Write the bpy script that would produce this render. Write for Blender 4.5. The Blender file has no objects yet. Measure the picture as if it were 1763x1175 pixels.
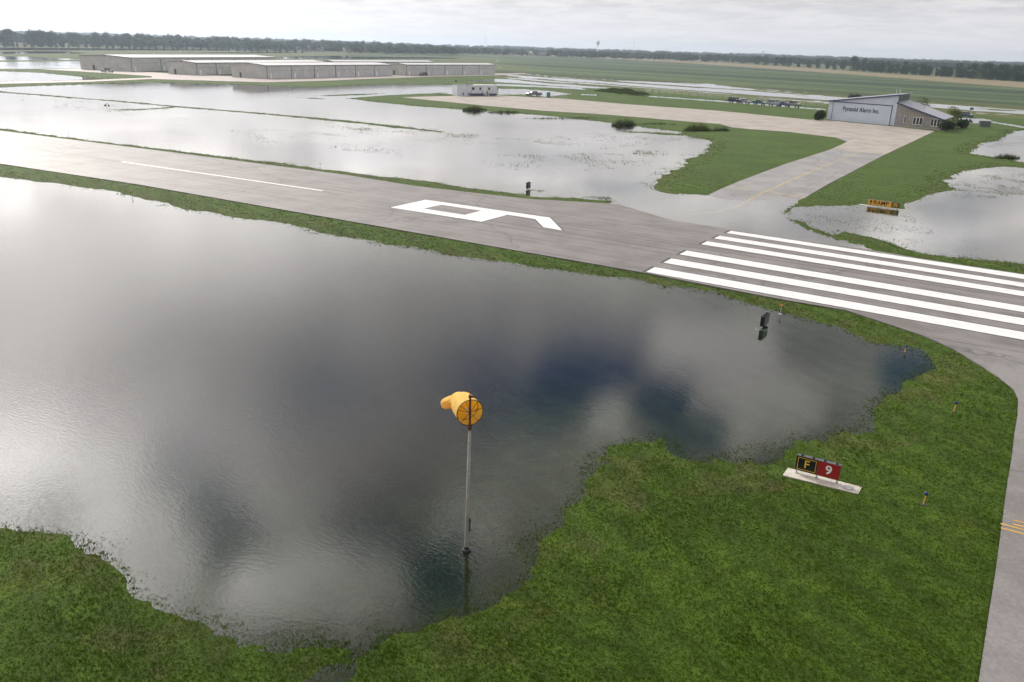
import bpy, math, random
import numpy as np
from mathutils import Vector, Matrix, noise as mnoise
HAZE_D=.00016
random.seed(7); rng=np.random.default_rng(7)
C=bpy.context.scene.collection
R=math.radians
# ------------------------------------------------------------------ camera
CX,CY,CZ=24.0696,-65.1455,15.4117
YAW,PIT,ROLL,FPX=2.1389616,0.3402741,0.0313499,1427.778
Fw=np.array([math.cos(PIT)*math.cos(YAW),math.cos(PIT)*math.sin(YAW),-math.sin(PIT)])
_R=np.array([math.sin(YAW),-math.cos(YAW),0.]);_U=np.cross(_R,Fw)
Rt=math.cos(ROLL)*_R+math.sin(ROLL)*_U; Up=-math.sin(ROLL)*_R+math.cos(ROLL)*_U
CAM=np.array([CX,CY,CZ])
cd=bpy.data.cameras.new('camera'); co=bpy.data.objects.new('camera',cd); C.objects.link(co)
cd.sensor_width=36; cd.lens=FPX*36/1763; cd.clip_start=.5; cd.clip_end=40000
m=Matrix((Rt,Up,-Fw)).transposed().to_4x4(); m.translation=Vector(CAM); co.matrix_world=m
bpy.context.scene.camera=co
# ------------------------------------------------------------------ light, sky
SUN_AZ,SUN_EL=R(164),R(33)
sundir=Vector((math.cos(SUN_EL)*math.cos(SUN_AZ),math.cos(SUN_EL)*math.sin(SUN_AZ),math.sin(SUN_EL)))
sl=bpy.data.lights.new('sun','SUN'); sl.energy=2.4; sl.angle=R(1.5); sl.color=(1,.93,.82)
so=bpy.data.objects.new('sun',sl); C.objects.link(so); so.rotation_euler=sundir.to_track_quat('Z','Y').to_euler()
vs=bpy.context.scene.view_settings; bpy.context.scene.view_settings.view_transform='Standard'; vs.look='None'; vs.exposure=0.0; vs.gamma=1
def ray(x,y): return Fw+Rt*(x-881.5)/FPX-Up*(y-587.5)/FPX
def g(x,y,z=0.):
    d=ray(x,y); t=(z-CZ)/d[2]; return CAM+t*d
def g2(x,y): p=g(x,y); return (float(p[0]),float(p[1]))
def proj(P):
    d=np.asarray(P,float)-CAM; w=d@Fw; return 881.5+FPX*(d@Rt)/w,587.5-FPX*(d@Up)/w
def hgt(P,ytop):            # height of the point above P that reaches image row ytop (measured in the photograph)
    lo,hi=0.,60.
    for _ in range(40):
        mid=(lo+hi)/2
        if proj((P[0],P[1],mid))[1]>ytop: lo=mid
        else: hi=mid
    return lo
class NT:
    def __init__(s,nt): s.nt=nt; s.n=nt.nodes; s.l=nt.links
    def a(s,t,ins=None,**kw):
        n=s.n.new(t)
        for k,v in kw.items(): setattr(n,k,v)
        for k,v in (ins or {}).items(): s.put(n.inputs[k],v)
        return n
    def put(s,sock,v):
        if hasattr(v,'is_output'): s.l.new(v,sock)
        elif hasattr(v,'outputs'): s.l.new(v.outputs[0],sock)
        else: sock.default_value=v
    def m(s,op,a,b=0.,c=None,clamp=False):
        n=s.n.new('ShaderNodeMath'); n.operation=op; n.use_clamp=clamp
        s.put(n.inputs[0],a); s.put(n.inputs[1],b)
        if c is not None: s.put(n.inputs[2],c)
        return n.outputs[0]
    def vm(s,op,a,b=(0,0,0)):
        n=s.n.new('ShaderNodeVectorMath'); n.operation=op; s.put(n.inputs[0],a)
        if op=='SCALE': s.put(n.inputs[3],b)
        else: s.put(n.inputs[1],b)
        return n.outputs['Value'] if op in('DOT_PRODUCT','LENGTH') else n.outputs[0]
    def mix(s,f,a,b,mode='MIX'):
        n=s.n.new('ShaderNodeMix'); n.data_type='RGBA'; n.blend_type=mode
        s.put(n.inputs[0],f); s.put(n.inputs[6],a); s.put(n.inputs[7],b); return n.outputs[2]
    def noise(s,v,sc,det=3,ro=.5,out=0):
        n=s.n.new('ShaderNodeTexNoise'); s.put(n.inputs['Vector'],v); n.inputs['Scale'].default_value=sc
        n.inputs['Detail'].default_value=det; n.inputs['Roughness'].default_value=ro; return n.outputs[out]
    def map(s,v,a,b,c=0.,d=1.,smooth=True):
        n=s.n.new('ShaderNodeMapRange'); n.interpolation_type='SMOOTHSTEP' if smooth else 'LINEAR'
        for i,q in enumerate((v,a,b,c,d)): s.put(n.inputs[i],q)
        return n.outputs[0]
w=bpy.data.worlds.new('World'); bpy.context.scene.world=w; w.use_nodes=True
T=NT(w.node_tree); T.n.clear()
sky=T.a('ShaderNodeTexSky',sky_type='NISHITA',sun_disc=False,sun_elevation=SUN_EL,sun_rotation=math.pi/2-SUN_AZ,dust_density=1.0)
D=T.vm('NORMALIZE',T.a('ShaderNodeTexCoord').outputs['Generated'])
sep=T.a('ShaderNodeSeparateXYZ',{0:D}); dz=T.m('MAXIMUM',sep.outputs[2],0.)
inv=T.m('DIVIDE',1.,T.m('ADD',dz,.10))
P=T.vm('SCALE',T.a('ShaderNodeCombineXYZ',{0:sep.outputs[0],1:sep.outputs[1],2:0.}),inv)   # cloud-deck coordinates
wrp=T.vm('SCALE',T.vm('SUBTRACT',T.noise(P,3.4,7,.66,1),(.5,.5,.5)),.34)
P2=T.vm('ADD',P,wrp)
def cloudpos(x,y):           # deck position mirrored in the water at a photo point
    d=ray(x,y); d=d/np.linalg.norm(d); k=1/(abs(d[2])+.10); return (d[0]*k,d[1]*k,0.)
def blob(x,y,rx,ry,soft=.17,wt=1.):
    c=np.array(cloudpos(x,y)); ax=np.array(cloudpos(x+rx,y))-c; ay=np.array(cloudpos(x,y+ry))-c
    M=np.linalg.inv(np.array([[ax[0],ay[0]],[ax[1],ay[1]]]))
    q=T.vm('SUBTRACT',P2,tuple(c))
    l=T.vm('LENGTH',T.a('ShaderNodeCombineXYZ',{0:T.vm('DOT_PRODUCT',q,(M[0][0],M[0][1],0)),1:T.vm('DOT_PRODUCT',q,(M[1][0],M[1][1],0)),2:0.}))
    return T.map(l,1-soft,1+soft,wt,0.)
gap=None
for b in [(1010,640,110,55),(900,700,120,60),(1170,735,85,50,.3,.85),(1150,690,60,40),(385,885,55,85,.3,.75),(110,850,45,50,.4,.65),(20,852,30,20,.3,.7),(640,930,90,50,.45,.7),(560,660,110,60,.8,.55),(1590,640,90,60),(760,980,60,60),(820,640,120,60,.8,.6),(330,800,70,50,.8,.6),(1650,360,60,30,.7,.4),(900,270,110,18,.9,.45),(1070,325,90,13,.9,.45),(1400,375,70,14,.6,.4),(1640,430,90,22,.7,.4),(640,262,130,15,.9,.4),(380,228,90,9,.9,.35),(1050,245,90,9,.9,.35)]:
    v=blob(*b); gap=v if gap is None else T.m('MAXIMUM',gap,v)
lit=None
for b in [(1290,710,120,75),(1230,590,110,60),(560,1000,160,60),(800,900,80,50),(1040,700,30,60),(180,905,60,35,.5,.4),(1560,420,80,30)]:
    v=blob(*b); lit=v if lit is None else T.m('MAXIMUM',lit,v)
n1=T.noise(P2,1.9,7,.62); n2=T.noise(P,5.5,5,.6)
hor=T.map(dz,.02,.16)                          # towards the horizon the deck closes
bright=T.m('ADD',T.m('MULTIPLY',T.m('MULTIPLY',T.map(n1,.32,.68),.72),T.map(dz,.02,.16,.35,1.)),T.m('ADD',T.map(dz,.02,.16,.68,.50),T.m('MULTIPLY',T.m('SUBTRACT',n2,.5),.35)))
bright=T.m('ADD',T.m('MULTIPLY',bright,.95),T.m('MULTIPLY',lit,.8))
dots=T.m('MAXIMUM',T.vm('DOT_PRODUCT',D,tuple(sundir)),0.)
glow=T.m('ADD',T.m('MULTIPLY',T.m('POWER',dots,6.),1.7),T.m('MULTIPLY',T.m('POWER',dots,45.),14.))
bank=T.m('MULTIPLY',T.map(dz,.045,.13),T.map(dz,.16,.30,1.,0.))
cb=T.m('MULTIPLY',T.m('MULTIPLY',bright,T.m('ADD',1.,T.m('MULTIPLY',bank,.75))),T.m('ADD',.86,glow))
ccol=T.mix(T.m('MINIMUM',cb,1.),(.85,.875,1.,1),(1.,.95,.925,1))
ccol=T.vm('SCALE',ccol,T.m('MULTIPLY',cb,10.0))
cov=T.m('SUBTRACT',1.,T.m('MULTIPLY',gap,hor),clamp=True)
blue=T.vm('ADD',T.vm('SCALE',T.vm('MULTIPLY',sky.outputs[0],(.72,.92,1.3)),.62),T.vm('SCALE',(1.,1.,1.),T.m('MULTIPLY',glow,.05)))
skyc=T.mix(cov,blue,ccol)
milk=T.vm('SCALE',(.97,.97,1.),T.m('ADD',9.5,T.m('MULTIPLY',glow,8.)))
skyc=T.mix(T.map(dz,.0,.10,.75,0.),skyc,milk)
bg=T.a('ShaderNodeBackground',{0:skyc,1:.1}); T.l.new(bg.outputs[0],T.a('ShaderNodeOutputWorld').inputs[0])
# ------------------------------------------------------------------ helpers
def tag(o,label=None,cat=None,group=None,kind=None):
    for k,v in (('label',label),('category',cat),('group',group),('kind',kind)):
        if v: o[k]=v
    return o
def mesh(name,vs,fs,mat=None,parent=None,smooth=False):
    me=bpy.data.meshes.new(name); me.from_pydata([tuple(map(float,v)) for v in vs],[],[tuple(f) for f in fs]); me.update()
    if smooth: me.polygons.foreach_set('use_smooth',[True]*len(me.polygons))
    o=bpy.data.objects.new(name,me); C.objects.link(o)
    if mat: me.materials.append(mat)
    if parent: o.parent=parent
    return o
def npmesh(name,V,Fq,mat,n=4,smooth=False):
    me=bpy.data.meshes.new(name); V=np.asarray(V,np.float32); Fq=np.asarray(Fq,np.int32).reshape(-1)
    me.vertices.add(len(V)); me.vertices.foreach_set('co',V.reshape(-1))
    me.loops.add(len(Fq)); me.loops.foreach_set('vertex_index',Fq)
    me.polygons.add(len(Fq)//n); me.polygons.foreach_set('loop_start',np.arange(0,len(Fq),n,dtype=np.int32))
    if smooth: me.polygons.foreach_set('use_smooth',np.ones(len(Fq)//n,bool))
    me.update(calc_edges=True); me.materials.append(mat)
    o=bpy.data.objects.new(name,me); C.objects.link(o); return o
def empty(name,loc,rz=0,label=None,cat=None,group=None):
    o=bpy.data.objects.new(name,None); C.objects.link(o); o.location=loc; o.rotation_euler=(0,0,rz); o.empty_display_size=.2
    return tag(o,label,cat,group)
def copy_tree(o,parent=None):
    c=o.copy(); C.objects.link(c); c.parent=parent
    for ch in list(o.children): copy_tree(ch,c)
    return c
class MB:
    def __init__(s): s.v=[]; s.f=[]
    def add(s,vs,fs):
        k=len(s.v); s.v+=[tuple(map(float,v)) for v in vs]; s.f+=[tuple(i+k for i in f) for f in fs]; return s
    def box(s,a,b):
        (x0,y0,z0),(x1,y1,z1)=a,b
        return s.add([(x0,y0,z0),(x1,y0,z0),(x1,y1,z0),(x0,y1,z0),(x0,y0,z1),(x1,y0,z1),(x1,y1,z1),(x0,y1,z1)],[(0,3,2,1),(4,5,6,7),(0,1,5,4),(1,2,6,5),(2,3,7,6),(3,0,4,7)])
    def tube(s,pts,rad,n=8,caps=True):
        pts=[Vector(p) for p in pts]; rad=rad if isinstance(rad,(list,tuple)) else [rad]*len(pts); k=len(s.v); ref=None
        for i,p in enumerate(pts):
            t=(pts[min(i+1,len(pts)-1)]-pts[max(i-1,0)]).normalized()
            if ref is None: ref=Vector((0,0,1)) if abs(t.z)<.9 else Vector((1,0,0))
            u=t.cross(ref).normalized(); v=t.cross(u)
            for j in range(n):
                a=2*math.pi*j/n; s.v.append(tuple(p+rad[i]*(math.cos(a)*u+math.sin(a)*v)))
        for i in range(len(pts)-1):
            for j in range(n): s.f.append((k+i*n+j,k+i*n+(j+1)%n,k+(i+1)*n+(j+1)%n,k+(i+1)*n+j))
        if caps: s.f.append(tuple(k+j for j in range(n))[::-1]); s.f.append(tuple(k+(len(pts)-1)*n+j for j in range(n)))
        return s
    def prism(s,poly,y0,y1):      # polygon in x,z extruded along y
        n=len(poly); return s.add([(x,y0,z) for x,z in poly]+[(x,y1,z) for x,z in poly],[tuple(range(n)),tuple(range(2*n-1,n-1,-1))]+[(i,i+n,(i+1)%n+n,(i+1)%n) for i in range(n)])
    def build(s,name,mat,parent=None,smooth=False): return mesh(name,s.v,s.f,mat,parent,smooth)
def mat(name,col,rough=.6,metal=0.,spec=.5,var=.12,sc=3.,bump=0.,bs=20.,alpha=1.):
    m=bpy.data.materials.new(name); m.use_nodes=True; t=NT(m.node_tree); b=t.n['Principled BSDF']
    co_=t.a('ShaderNodeTexCoord').outputs['Object']
    f=t.map(t.noise(co_,sc,5,.6),.3,.7)
    c=(*col,1); t.put(b.inputs['Base Color'],t.mix(f,tuple(x*(1-var) for x in col)+(1,),tuple(min(1,x*(1+var)) for x in col)+(1,)))
    t.put(b.inputs['Roughness'],rough); b.inputs['Metallic'].default_value=metal; b.inputs['Specular IOR Level'].default_value=spec
    if bump: t.put(b.inputs['Normal'],t.a('ShaderNodeBump',{'Strength':bump,'Distance':.02,'Height':t.noise(co_,bs,3)}))
    return m
# ------------------------------------------------------------------ land and water layout (outlines read off the photograph, set out on the ground)
def poly(pts): return np.array([g2(x,y) for x,y in pts])
def sdf(P,poly):             # positive inside, metres
    d=np.full(len(P),1e18); ins=np.zeros(len(P),bool); n=len(poly)
    for i in range(n):
        a=poly[i]; b=poly[(i+1)%n]; e=b-a; q=P-a
        t=np.clip((q@e)/max(e@e,1e-9),0,1); r=q-t[:,None]*e; d=np.minimum(d,(r*r).sum(1))
        c=((a[1]>P[:,1])!=(b[1]>P[:,1]))
        if abs(e[1])>1e-9: ins^=c&(P[:,0]<e[0]*(P[:,1]-a[1])/e[1]+a[0])
    d=np.sqrt(d); return np.where(ins,d,-d)
def inbox(P,poly,mar):
    lo=poly.min(0)-mar; hi=poly.max(0)+mar
    return (P[:,0]>lo[0])&(P[:,0]<hi[0])&(P[:,1]>lo[1])&(P[:,1]<hi[1])
def sd(P,poly,mar=30.):
    o=np.full(len(P),-1e4); k=inbox(P,poly,mar)
    if k.any(): o[k]=sdf(P[k],poly)
    return o
_tab=rng.random((256,256)).astype(np.float32)
def vnoise(P,sc,seed=0):
    x=P[:,0]*sc+seed*17.3+1000; y=P[:,1]*sc+seed*31.7+1000; xi=np.floor(x).astype(int); yi=np.floor(y).astype(int); fx=x-xi; fy=y-yi
    fx=fx*fx*(3-2*fx); fy=fy*fy*(3-2*fy); t=lambda i,j:_tab[i&255,j&255]
    return (t(xi,yi)*(1-fx)+t(xi+1,yi)*fx)*(1-fy)+(t(xi,yi+1)*(1-fx)+t(xi+1,yi+1)*fx)*fy
def fbm(P,sc,o=3,seed=0):
    s=0;a=1;tot=0
    for k in range(o): s=s+a*vnoise(P,sc*2**k,seed+k); tot+=a; a*=.55
    return s/tot-.5
RUN_FAR=[(-300,190),(0,226.5),(300,264.5),(600,303.6),(713,322),(827,335.5),(912,344.8),(997,349.6),(1065,354),(1157,382),(1198,388),(1253,396.5)]
RUN_NEAR=[(1590,582),(1543,566),(1455,537),(1362,521.5),(1280,506),(1112,473),(900,436),(660,393.5),(450,357),(240,320),(0,283.7),(-300,235)]
WAT=[ # water, in order
 [(-900,150),(-300,275),(0,304),(110,318),(230,338),(330,360),(420,375),(520,392),(590,408),(690,424),(800,441),(920,459),(1030,474),(1130,490),(1230,505),(1300,521),(1345,538),(1400,557),(1450,568),(1500,585),(1545,595),(1580,603),(1606,622),(1600,640),(1560,652),(1545,680),(1530,700),(1490,722),(1470,742),(1430,752),(1400,757),(1330,775),(1250,800),(1215,806),(1170,790),(1140,762),(1100,760),(1050,765),(1020,800),(990,850),(960,900),(930,925),(915,955),(890,985),(845,1020),(800,1045),(740,1065),(700,1082),(650,1098),(630,1125),(590,1160),(540,1230),(500,1230),(570,1150),(600,1120),(560,1128),(500,1118),(430,1105),(370,1072),(300,1050),(240,1030),(200,990),(130,955),(60,930),(0,912),(-300,840),(-1500,700)],
 [(-500,130),(0,151),(75,148),(262,142.5),(440,147),(508,151),(560,150.2),(655,145.5),(700,144.8),(783,146.5),(850,146),(850,163),(783,163.5),(757,160.5),(674,164),(598,169.5),(646,176),(712,183),(797,189),(882,195),(967,202),(1066,213.5),(1137,223.5),(1177,228),(1165,230.5),(1200,237),(1228,245),(1215,260),(1190,275),(1150,298),(1118,318),(1135,330),(1195,338.5),(1215,338),(1262,347),(1300,346),(1340,350),(1345,365),(1358,380),(1390,397),(1430,411),(1500,429),(1500,440),(1253,402),(1157,388),(1065,354),(1053,347.5),(997,342),(912,339),(869,332),(798,323.5),(742,312),(685,306.5),(600,298.6),(513,285.5),(418,273.6),(299,259),(163,243),(82,232.7),(0,221),(-400,165)],
 [(-200,118),(0,122.8),(75,126),(155,134.3),(186,134.5),(155,137.3),(75,139.8),(0,140.6),(-200,143)],
 [(-300,106),(0,107),(151,105.7),(152,117.3),(50,118.8),(0,119),(-300,116)],
 [(-300,95),(0,97.3),(45,98),(85,100.5),(150,102),(150,103.3),(60,104),(0,104.3),(-300,103)],
 [(-200,90),(0,89.4),(60,88.4),(125,88.6),(118,90),(160,92.4),(75,92.6),(0,93),(-200,93)],
 [(-300,79),(0,82),(150,83.3),(300,84.8),(400,85.2),(640,86.5),(740,89.7),(933,92.3),(1010,95),(936,94.5),(800,92.2),(650,89.5),(555,88.2),(440,87.5),(125,87.0),(0,87),(-300,85)],
 [(300,91),(440,90.2),(560,91),(440,92)],
 [(476,98.3),(598,96),(684,97.5),(794,100.3),(780,101.2),(600,102),(485,102)],
 [(800,140),(853,136),(900,138),(970,143),(1030,150),(1110,153.5),(1010,152),(930,146.5),(853,141.5)],
 [(853,144.5),(900,146.5),(1000,151.5),(1010,155),(930,150.5),(853,148)],
 [(857,153),(905,154),(945,157),(985,162),(940,167),(900,163),(857,163.5)],
 [(1000,162.5),(1030,163),(1028,164.5),(1000,164)],
 [(1045,160.8),(1240,173.5),(1423,188),(1423,190.3),(1240,175.8),(1100,165.6)],
 [(1640,203.5),(1700,205),(1690,213),(1650,212)],
 [(1700,208),(1763,218),(1900,236),(1900,240),(1763,221),(1705,211)],
 [(1668,264),(1692,246),(1718,243),(1730,236),(1745,226),(1790,224),(1900,240),(1900,290),(1763,281),(1700,269)],
 [(1632,312),(1650,296),(1700,290),(1720,286),(1900,300),(1900,510),(1763,455),(1683,447),(1584,436),(1487,417),(1421,402),(1385,385),(1360,373),(1366,358),(1400,356),(1490,353),(1545,362),(1568,350),(1603,335),(1640,323)],
]
LAND=[ # dry strips inside that water
 [(541,165.6),(600,162.5),(666,161),(640,163.3),(570,166)],
 [(513,168.4),(545,169),(559,171),(540,170.6)],
 [(-100,152),(0,157.8),(60,162.3),(130,168.3),(200,173.4),(260,179.4),(330,185.4),(430,193.2),(600,208),(680,217),(760,226),(760,228),(680,220.6),(600,211),(430,195.2),(330,187),(260,181),(200,175),(130,170),(60,164),(0,159.6)],
 [(180,190),(260,187.3),(300,184),(300,186),(240,190)],
 [(1060,226),(1150,229),(1190,234),(1150,233)],
 [(1430,408),(1450,401),(1500,407),(1560,428),(1500,424)],
]
POND_MARSH=[[(1370,352),(1500,345),(1560,360),(1600,400),(1560,430),(1430,400)],[(1600,325),(1700,296),(1763,298),(1763,345),(1640,345)],[(1700,262),(1740,232),(1763,226),(1763,252)],[(1120,335),(1200,290),(1225,250),(1110,300)],[(440,1108),(560,1128),(640,1090),(600,1060),(480,1080)],[(1130,760),(1230,800),(1420,750),(1530,640),(1380,740),(1250,770)],[(880,340),(920,325),(1060,335),(1060,350)]]
CROPFLOOD=[(853,126),(900,128),(960,132),(1060,139),(1150,141),(1240,145),(1328,156),(1424,163.5),(1612,177),(1763,187),(2100,216),(2100,240),(1763,206),(1700,201),(1620,192),(1424,182),(1328,173),(1240,165),(1180,161),(1110,155.5),(1040,153.5),(985,150),(853,139.5)]
CROPDRY=[(600,93),(1010,99),(1240,112),(1500,129),(1763,152),(2200,192),(2200,216),(1763,187),(1612,177),(1424,163.5),(1328,156),(1240,145),(1060,139),(900,128),(853,126),(853,100),(600,98)]
STUB=[(880,94),(1010,97),(1240,108),(1424,120),(1500,126),(1763,142),(2200,172),(2200,192),(1763,152),(1500,131.5),(1240,113),(1010,99)]
pW=[poly(p) for p in WAT]; pL=[poly(p) for p in LAND]; pM=[poly(p) for p in POND_MARSH]
pCF,pCD,pST=poly(CROPFLOOD),poly(CROPDRY),poly(STUB)
TAXI_L=[(1215,338),(1274,313),(1351,284),(1429,259),(1448,250.5),(1458,245.5),(1456,242),(1444,238.6),(1424,236.3),(1390,234.5)]
TAXI_R=[(1608.8,227),(1521.7,268.4),(1428.7,317),(1382,344),(1345,365),(1348,372),(1359,380),(1390,396.5),(1428.7,411),(1506,430.5),(1583.7,446),(1680,461.5),(1763,473.5)]
P_RUN=RUN_FAR+[(1330,410),(1500,433),(1583,447.5),(1680,462.5),(1763,475),(2100,528),(2400,760),(1900,640),(1763,611.5),(1640,591)]+RUN_NEAR
P_TAXI=[(1065,354),(1120,345),(1215,338),(1274,313),(1351,284),(1429,259),(1440,258.7),(1480,263),(1521.7,268.4),(1428.7,317),(1382,344),(1345,365),(1348,372),(1359,380),(1390,396.5),(1428.7,411),(1506,430.5),(1500,433),(1330,410),(1253,396.5),(1198,388),(1157,382)]
P_APRON=[(692,168.4),(757,166.5),(853,165),(967,170.6),(1080,180.5),(1240,192),(1392,207),(1424,208),(1540,219),(1608.8,227),(1521.7,268.4),(1480,263),(1440,258.7),(1429,259),(1448,250.5),(1458,245.5),(1456,242),(1444,238.6),(1424,236.3),(1360,228.5),(1290,223.5),(1261,220.5),(1240,214.6),(1182,210.3),(1052,199),(938,192),(839,183.4),(740,173.4)]
P_CONN=[(1590,582),(1609,590),(1640,604),(1680,627),(1718,652),(1745,675),(1752,690),(1751,720),(1746,747),(1741,790),(1733,837),(1726,891),(1713,988),(1698,1082),(1684,1175),(1665,1300),(1630,1600),(1600,2000),(3300,2300),(2600,1400),(2500,800),(1900,640),(1763,611.5),(1640,591)]
P_HAP=[(90,119.5),(153,118),(228,123),(290,127),(340,129.5),(404,132.5),(460,135.5),(674,130),(905,126.5),(905,128),(852,130.5),(737,132.8),(620,137),(570,139.4),(457,142.5),(400,141),(262,136.8),(150,141.8),(0,145.3),(-200,150),(-200,146),(0,141.6),(155,138.8),(200,136.8),(261,134.3),(262,132),(155,124.8),(70,119.9)]
PAVED=[poly(p) for p in (P_RUN,P_TAXI,P_APRON,P_CONN,P_HAP)]
FLOOD=poly([(1040,352),(1120,340),(1200,335),(1245,344),(1262,347),(1300,346),(1375,347),(1345,365),(1358,380),(1390,397),(1430,411),(1510,432),(1253,399),(1157,384)])
cu,cv=g(900,128),g(1763,187); cdir=(cv-cu)[:2]; cdir/=np.linalg.norm(cdir); cper=np.array([-cdir[1],cdir[0]])
def height(P,full=True,far=True):
    r=np.hypot(P[:,0]-CX,P[:,1]-CY)
    h=np.full(len(P),1e3)
    for n_,q in enumerate(pW): h=np.minimum(h,-sd(P,q)*(1 if n_<9 or n_>15 else 6))
    for q in pL: h=np.maximum(h,sd(P,q,15))
    h=np.clip(h,-15,15)*.022
    mz=np.full(len(P),-1e4)
    for q in pM: mz=np.maximum(mz,sd(P,q,5))
    nz=fbm(P,.35,4)*.05+fbm(P,1.5,4,9)*.016
    nz=nz+np.where(mz>0,fbm(P,.22,4,3)*.085,0)*np.clip(mz/2,0,1)
    h=np.clip(h,-.26,.085)+nz*np.clip(1.4-r/400,.5,1)
    if far:
        k=sd(P,pCF,5); L=np.stack([P@cdir,P@cper],1)
        rows=fbm(L*np.array([.004,.11]),1.,3,5)+.55*fbm(L*np.array([.05,.3]),1.,2,7)
        y=np.clip(k/14,0,1)
        h=np.where(k>0,(rows*.52-.075+fbm(L*np.array([.08,.5]),1.,2,11)*.10)*y+h*(1-y),h)
        kd=sd(P,pCD,5)
        e=np.where(kd>0,np.clip(.05+rows*.25+kd*.004,-.1,.12),h); h=np.where(kd>0,e,h)
    if full:
        pv=np.full(len(P),-1e4)
        for q in PAVED: pv=np.maximum(pv,sd(P,q,3))
        h=np.where(pv>0,np.minimum(h,.05)-.08*np.clip(pv/.6,0,1),h)
        fl=sd(P,FLOOD,3); h=np.where(fl>-2,np.minimum(h,-.12),h) if False else np.where((fl>0),-.16,h)
        return h,mz,pv
    return h,mz,None
# ------------------------------------------------------------------ ground sheet: rings round the viewpoint, finer where the picture looks
am=np.concatenate([np.radians(np.arange(41,90,2.)),np.radians(np.arange(90,270.01,6.)),np.radians(np.arange(272,319,2.))])
af=np.radians(np.linspace(-40.5,40.5,820)); ang=np.concatenate([af,am])+YAW
tn=np.concatenate([np.linspace(CZ/12.5,CZ/120,400)[:-1],np.linspace(CZ/120,CZ/340,150)[:-1]]); tn2=np.linspace(CZ/340,CZ/4200,130); rad=np.concatenate([[.5,4,8],CZ/tn,CZ/tn2,[4400,4800,5250]])
A,Rr=np.meshgrid(ang,rad); GX=CX+Rr*np.cos(A); GY=CY+Rr*np.sin(A)
G=np.stack([GX.ravel(),GY.ravel()],1); hh,mzz,pvv=height(G)
na,nr=len(ang),len(rad)
i=np.arange(nr-1)[:,None]*na; j=np.arange(na)[None]; j2=(j+1)%na
Fq=np.stack([i+j,i+na+j,i+na+j2,i+j2],-1).reshape(-1,4)
rr=Rr.ravel()
hh=np.where(rr>5000,.1,hh)
gcol=np.zeros((len(G),4),np.float32); gcol[:]=(.041,.077,.005,1)
def over(w,c):
    global gcol
    w=w[:,None]; gcol[:,:3]=gcol[:,:3]*(1-w)+np.array(c)*w
over(np.clip((rr-60)/120,0,1)*.6,(.052,.092,.012))
over(np.clip((rr-600)/400,0,1)*.8,(.085,.10,.04))
Lc=np.stack([G@cdir,G@cper],1)
kcf=sd(G,pCF,5); kcd=sd(G,pCD,5); kst=sd(G,pST,5)
over((kcf>0)*1.,(.085,.10,.03)); 
band=fbm(Lc*np.array([.0008,.03]),1.,4,2)
over((kcd>0)*1.,(.034,.064,.026)); over((kcd>0)*np.clip(1-kcd/45,0,1)*.7,(.10,.115,.03)); over((kcd>0)*np.clip(band*6,0,.9),(.080,.12,.045)); over((kcd>0)*np.clip(-band*6,0,.85),(.016,.038,.016))
over((kst>0)*1.,(.20,.17,.10)); over((kst<0)*(kst>-9)*(kcd>0)*.8,(.022,.05,.012))
und=np.clip(-hh/.10,0,1)
brown=np.clip((hh<.05)*(hh>-.05)*np.clip(fbm(G,.8,3,6)*3+.2,0,1),0,1)*(rr<200)
over(brown*.45,(.085,.07,.03))
over(und*.5,(.035,.050,.018)); over(np.clip((-hh-.08)/.1,0,1),(.013,.016,.015))
far_=rr>300
me_nodes=bpy.data.materials.new('ground_cover'); me_nodes.use_nodes=True; t=NT(me_nodes.node_tree); b=t.n['Principled BSDF']
pos=t.a('ShaderNodeNewGeometry').outputs['Position']
vc=t.a('ShaderNodeVertexColor',layer_name='col').outputs[0]
f1=t.map(t.noise(pos,1.3,6,.7),.3,.72,.75,1.25); f2=t.map(t.noise(pos,.12,4,.6),.3,.7,.85,1.15); f3=t.map(t.noise(pos,14.,3,.6),.3,.7,.65,1.35)
ff=t.m('MULTIPLY',t.m('MULTIPLY',f1,f2),f3)
c=t.vm('SCALE',vc,ff)
mw=t.a('ShaderNodeSeparateXYZ',{0:t.a('ShaderNodeMapping',{'Vector':t.vm('ADD',pos,t.vm('SCALE',t.noise(pos,.06,2,.5,1),6.)),'Rotation':(0,0,R(-62))}).outputs[0]}).outputs[0]
c=t.vm('SCALE',c,t.map(t.m('SINE',t.m('MULTIPLY',mw,3.6)),-.6,.6,.90,1.10))
c=t.mix(t.map(t.noise(pos,.35,5,.65),.52,.75,0,.55),c,t.vm('MULTIPLY',c,(1.75,1.2,.9)))
c=t.mix(t.map(t.noise(pos,.8,4,.7),.66,.74,0,.5),c,(.10,.085,.04,1))
t.put(b.inputs['Base Color'],c); t.put(b.inputs['Roughness'],.9); b.inputs['Specular IOR Level'].default_value=.2
t.put(b.inputs['Normal'],t.a('ShaderNodeBump',{'Strength':.8,'Distance':.06,'Height':t.noise(pos,9.,5,.7)}))
ter=npmesh('ground',np.column_stack([G,hh]),Fq,me_nodes,4,True)
ca=ter.data.color_attributes.new('col','FLOAT_COLOR','POINT'); ca.data.foreach_set('color',gcol.reshape(-1)); tag(ter,kind='structure')
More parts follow.
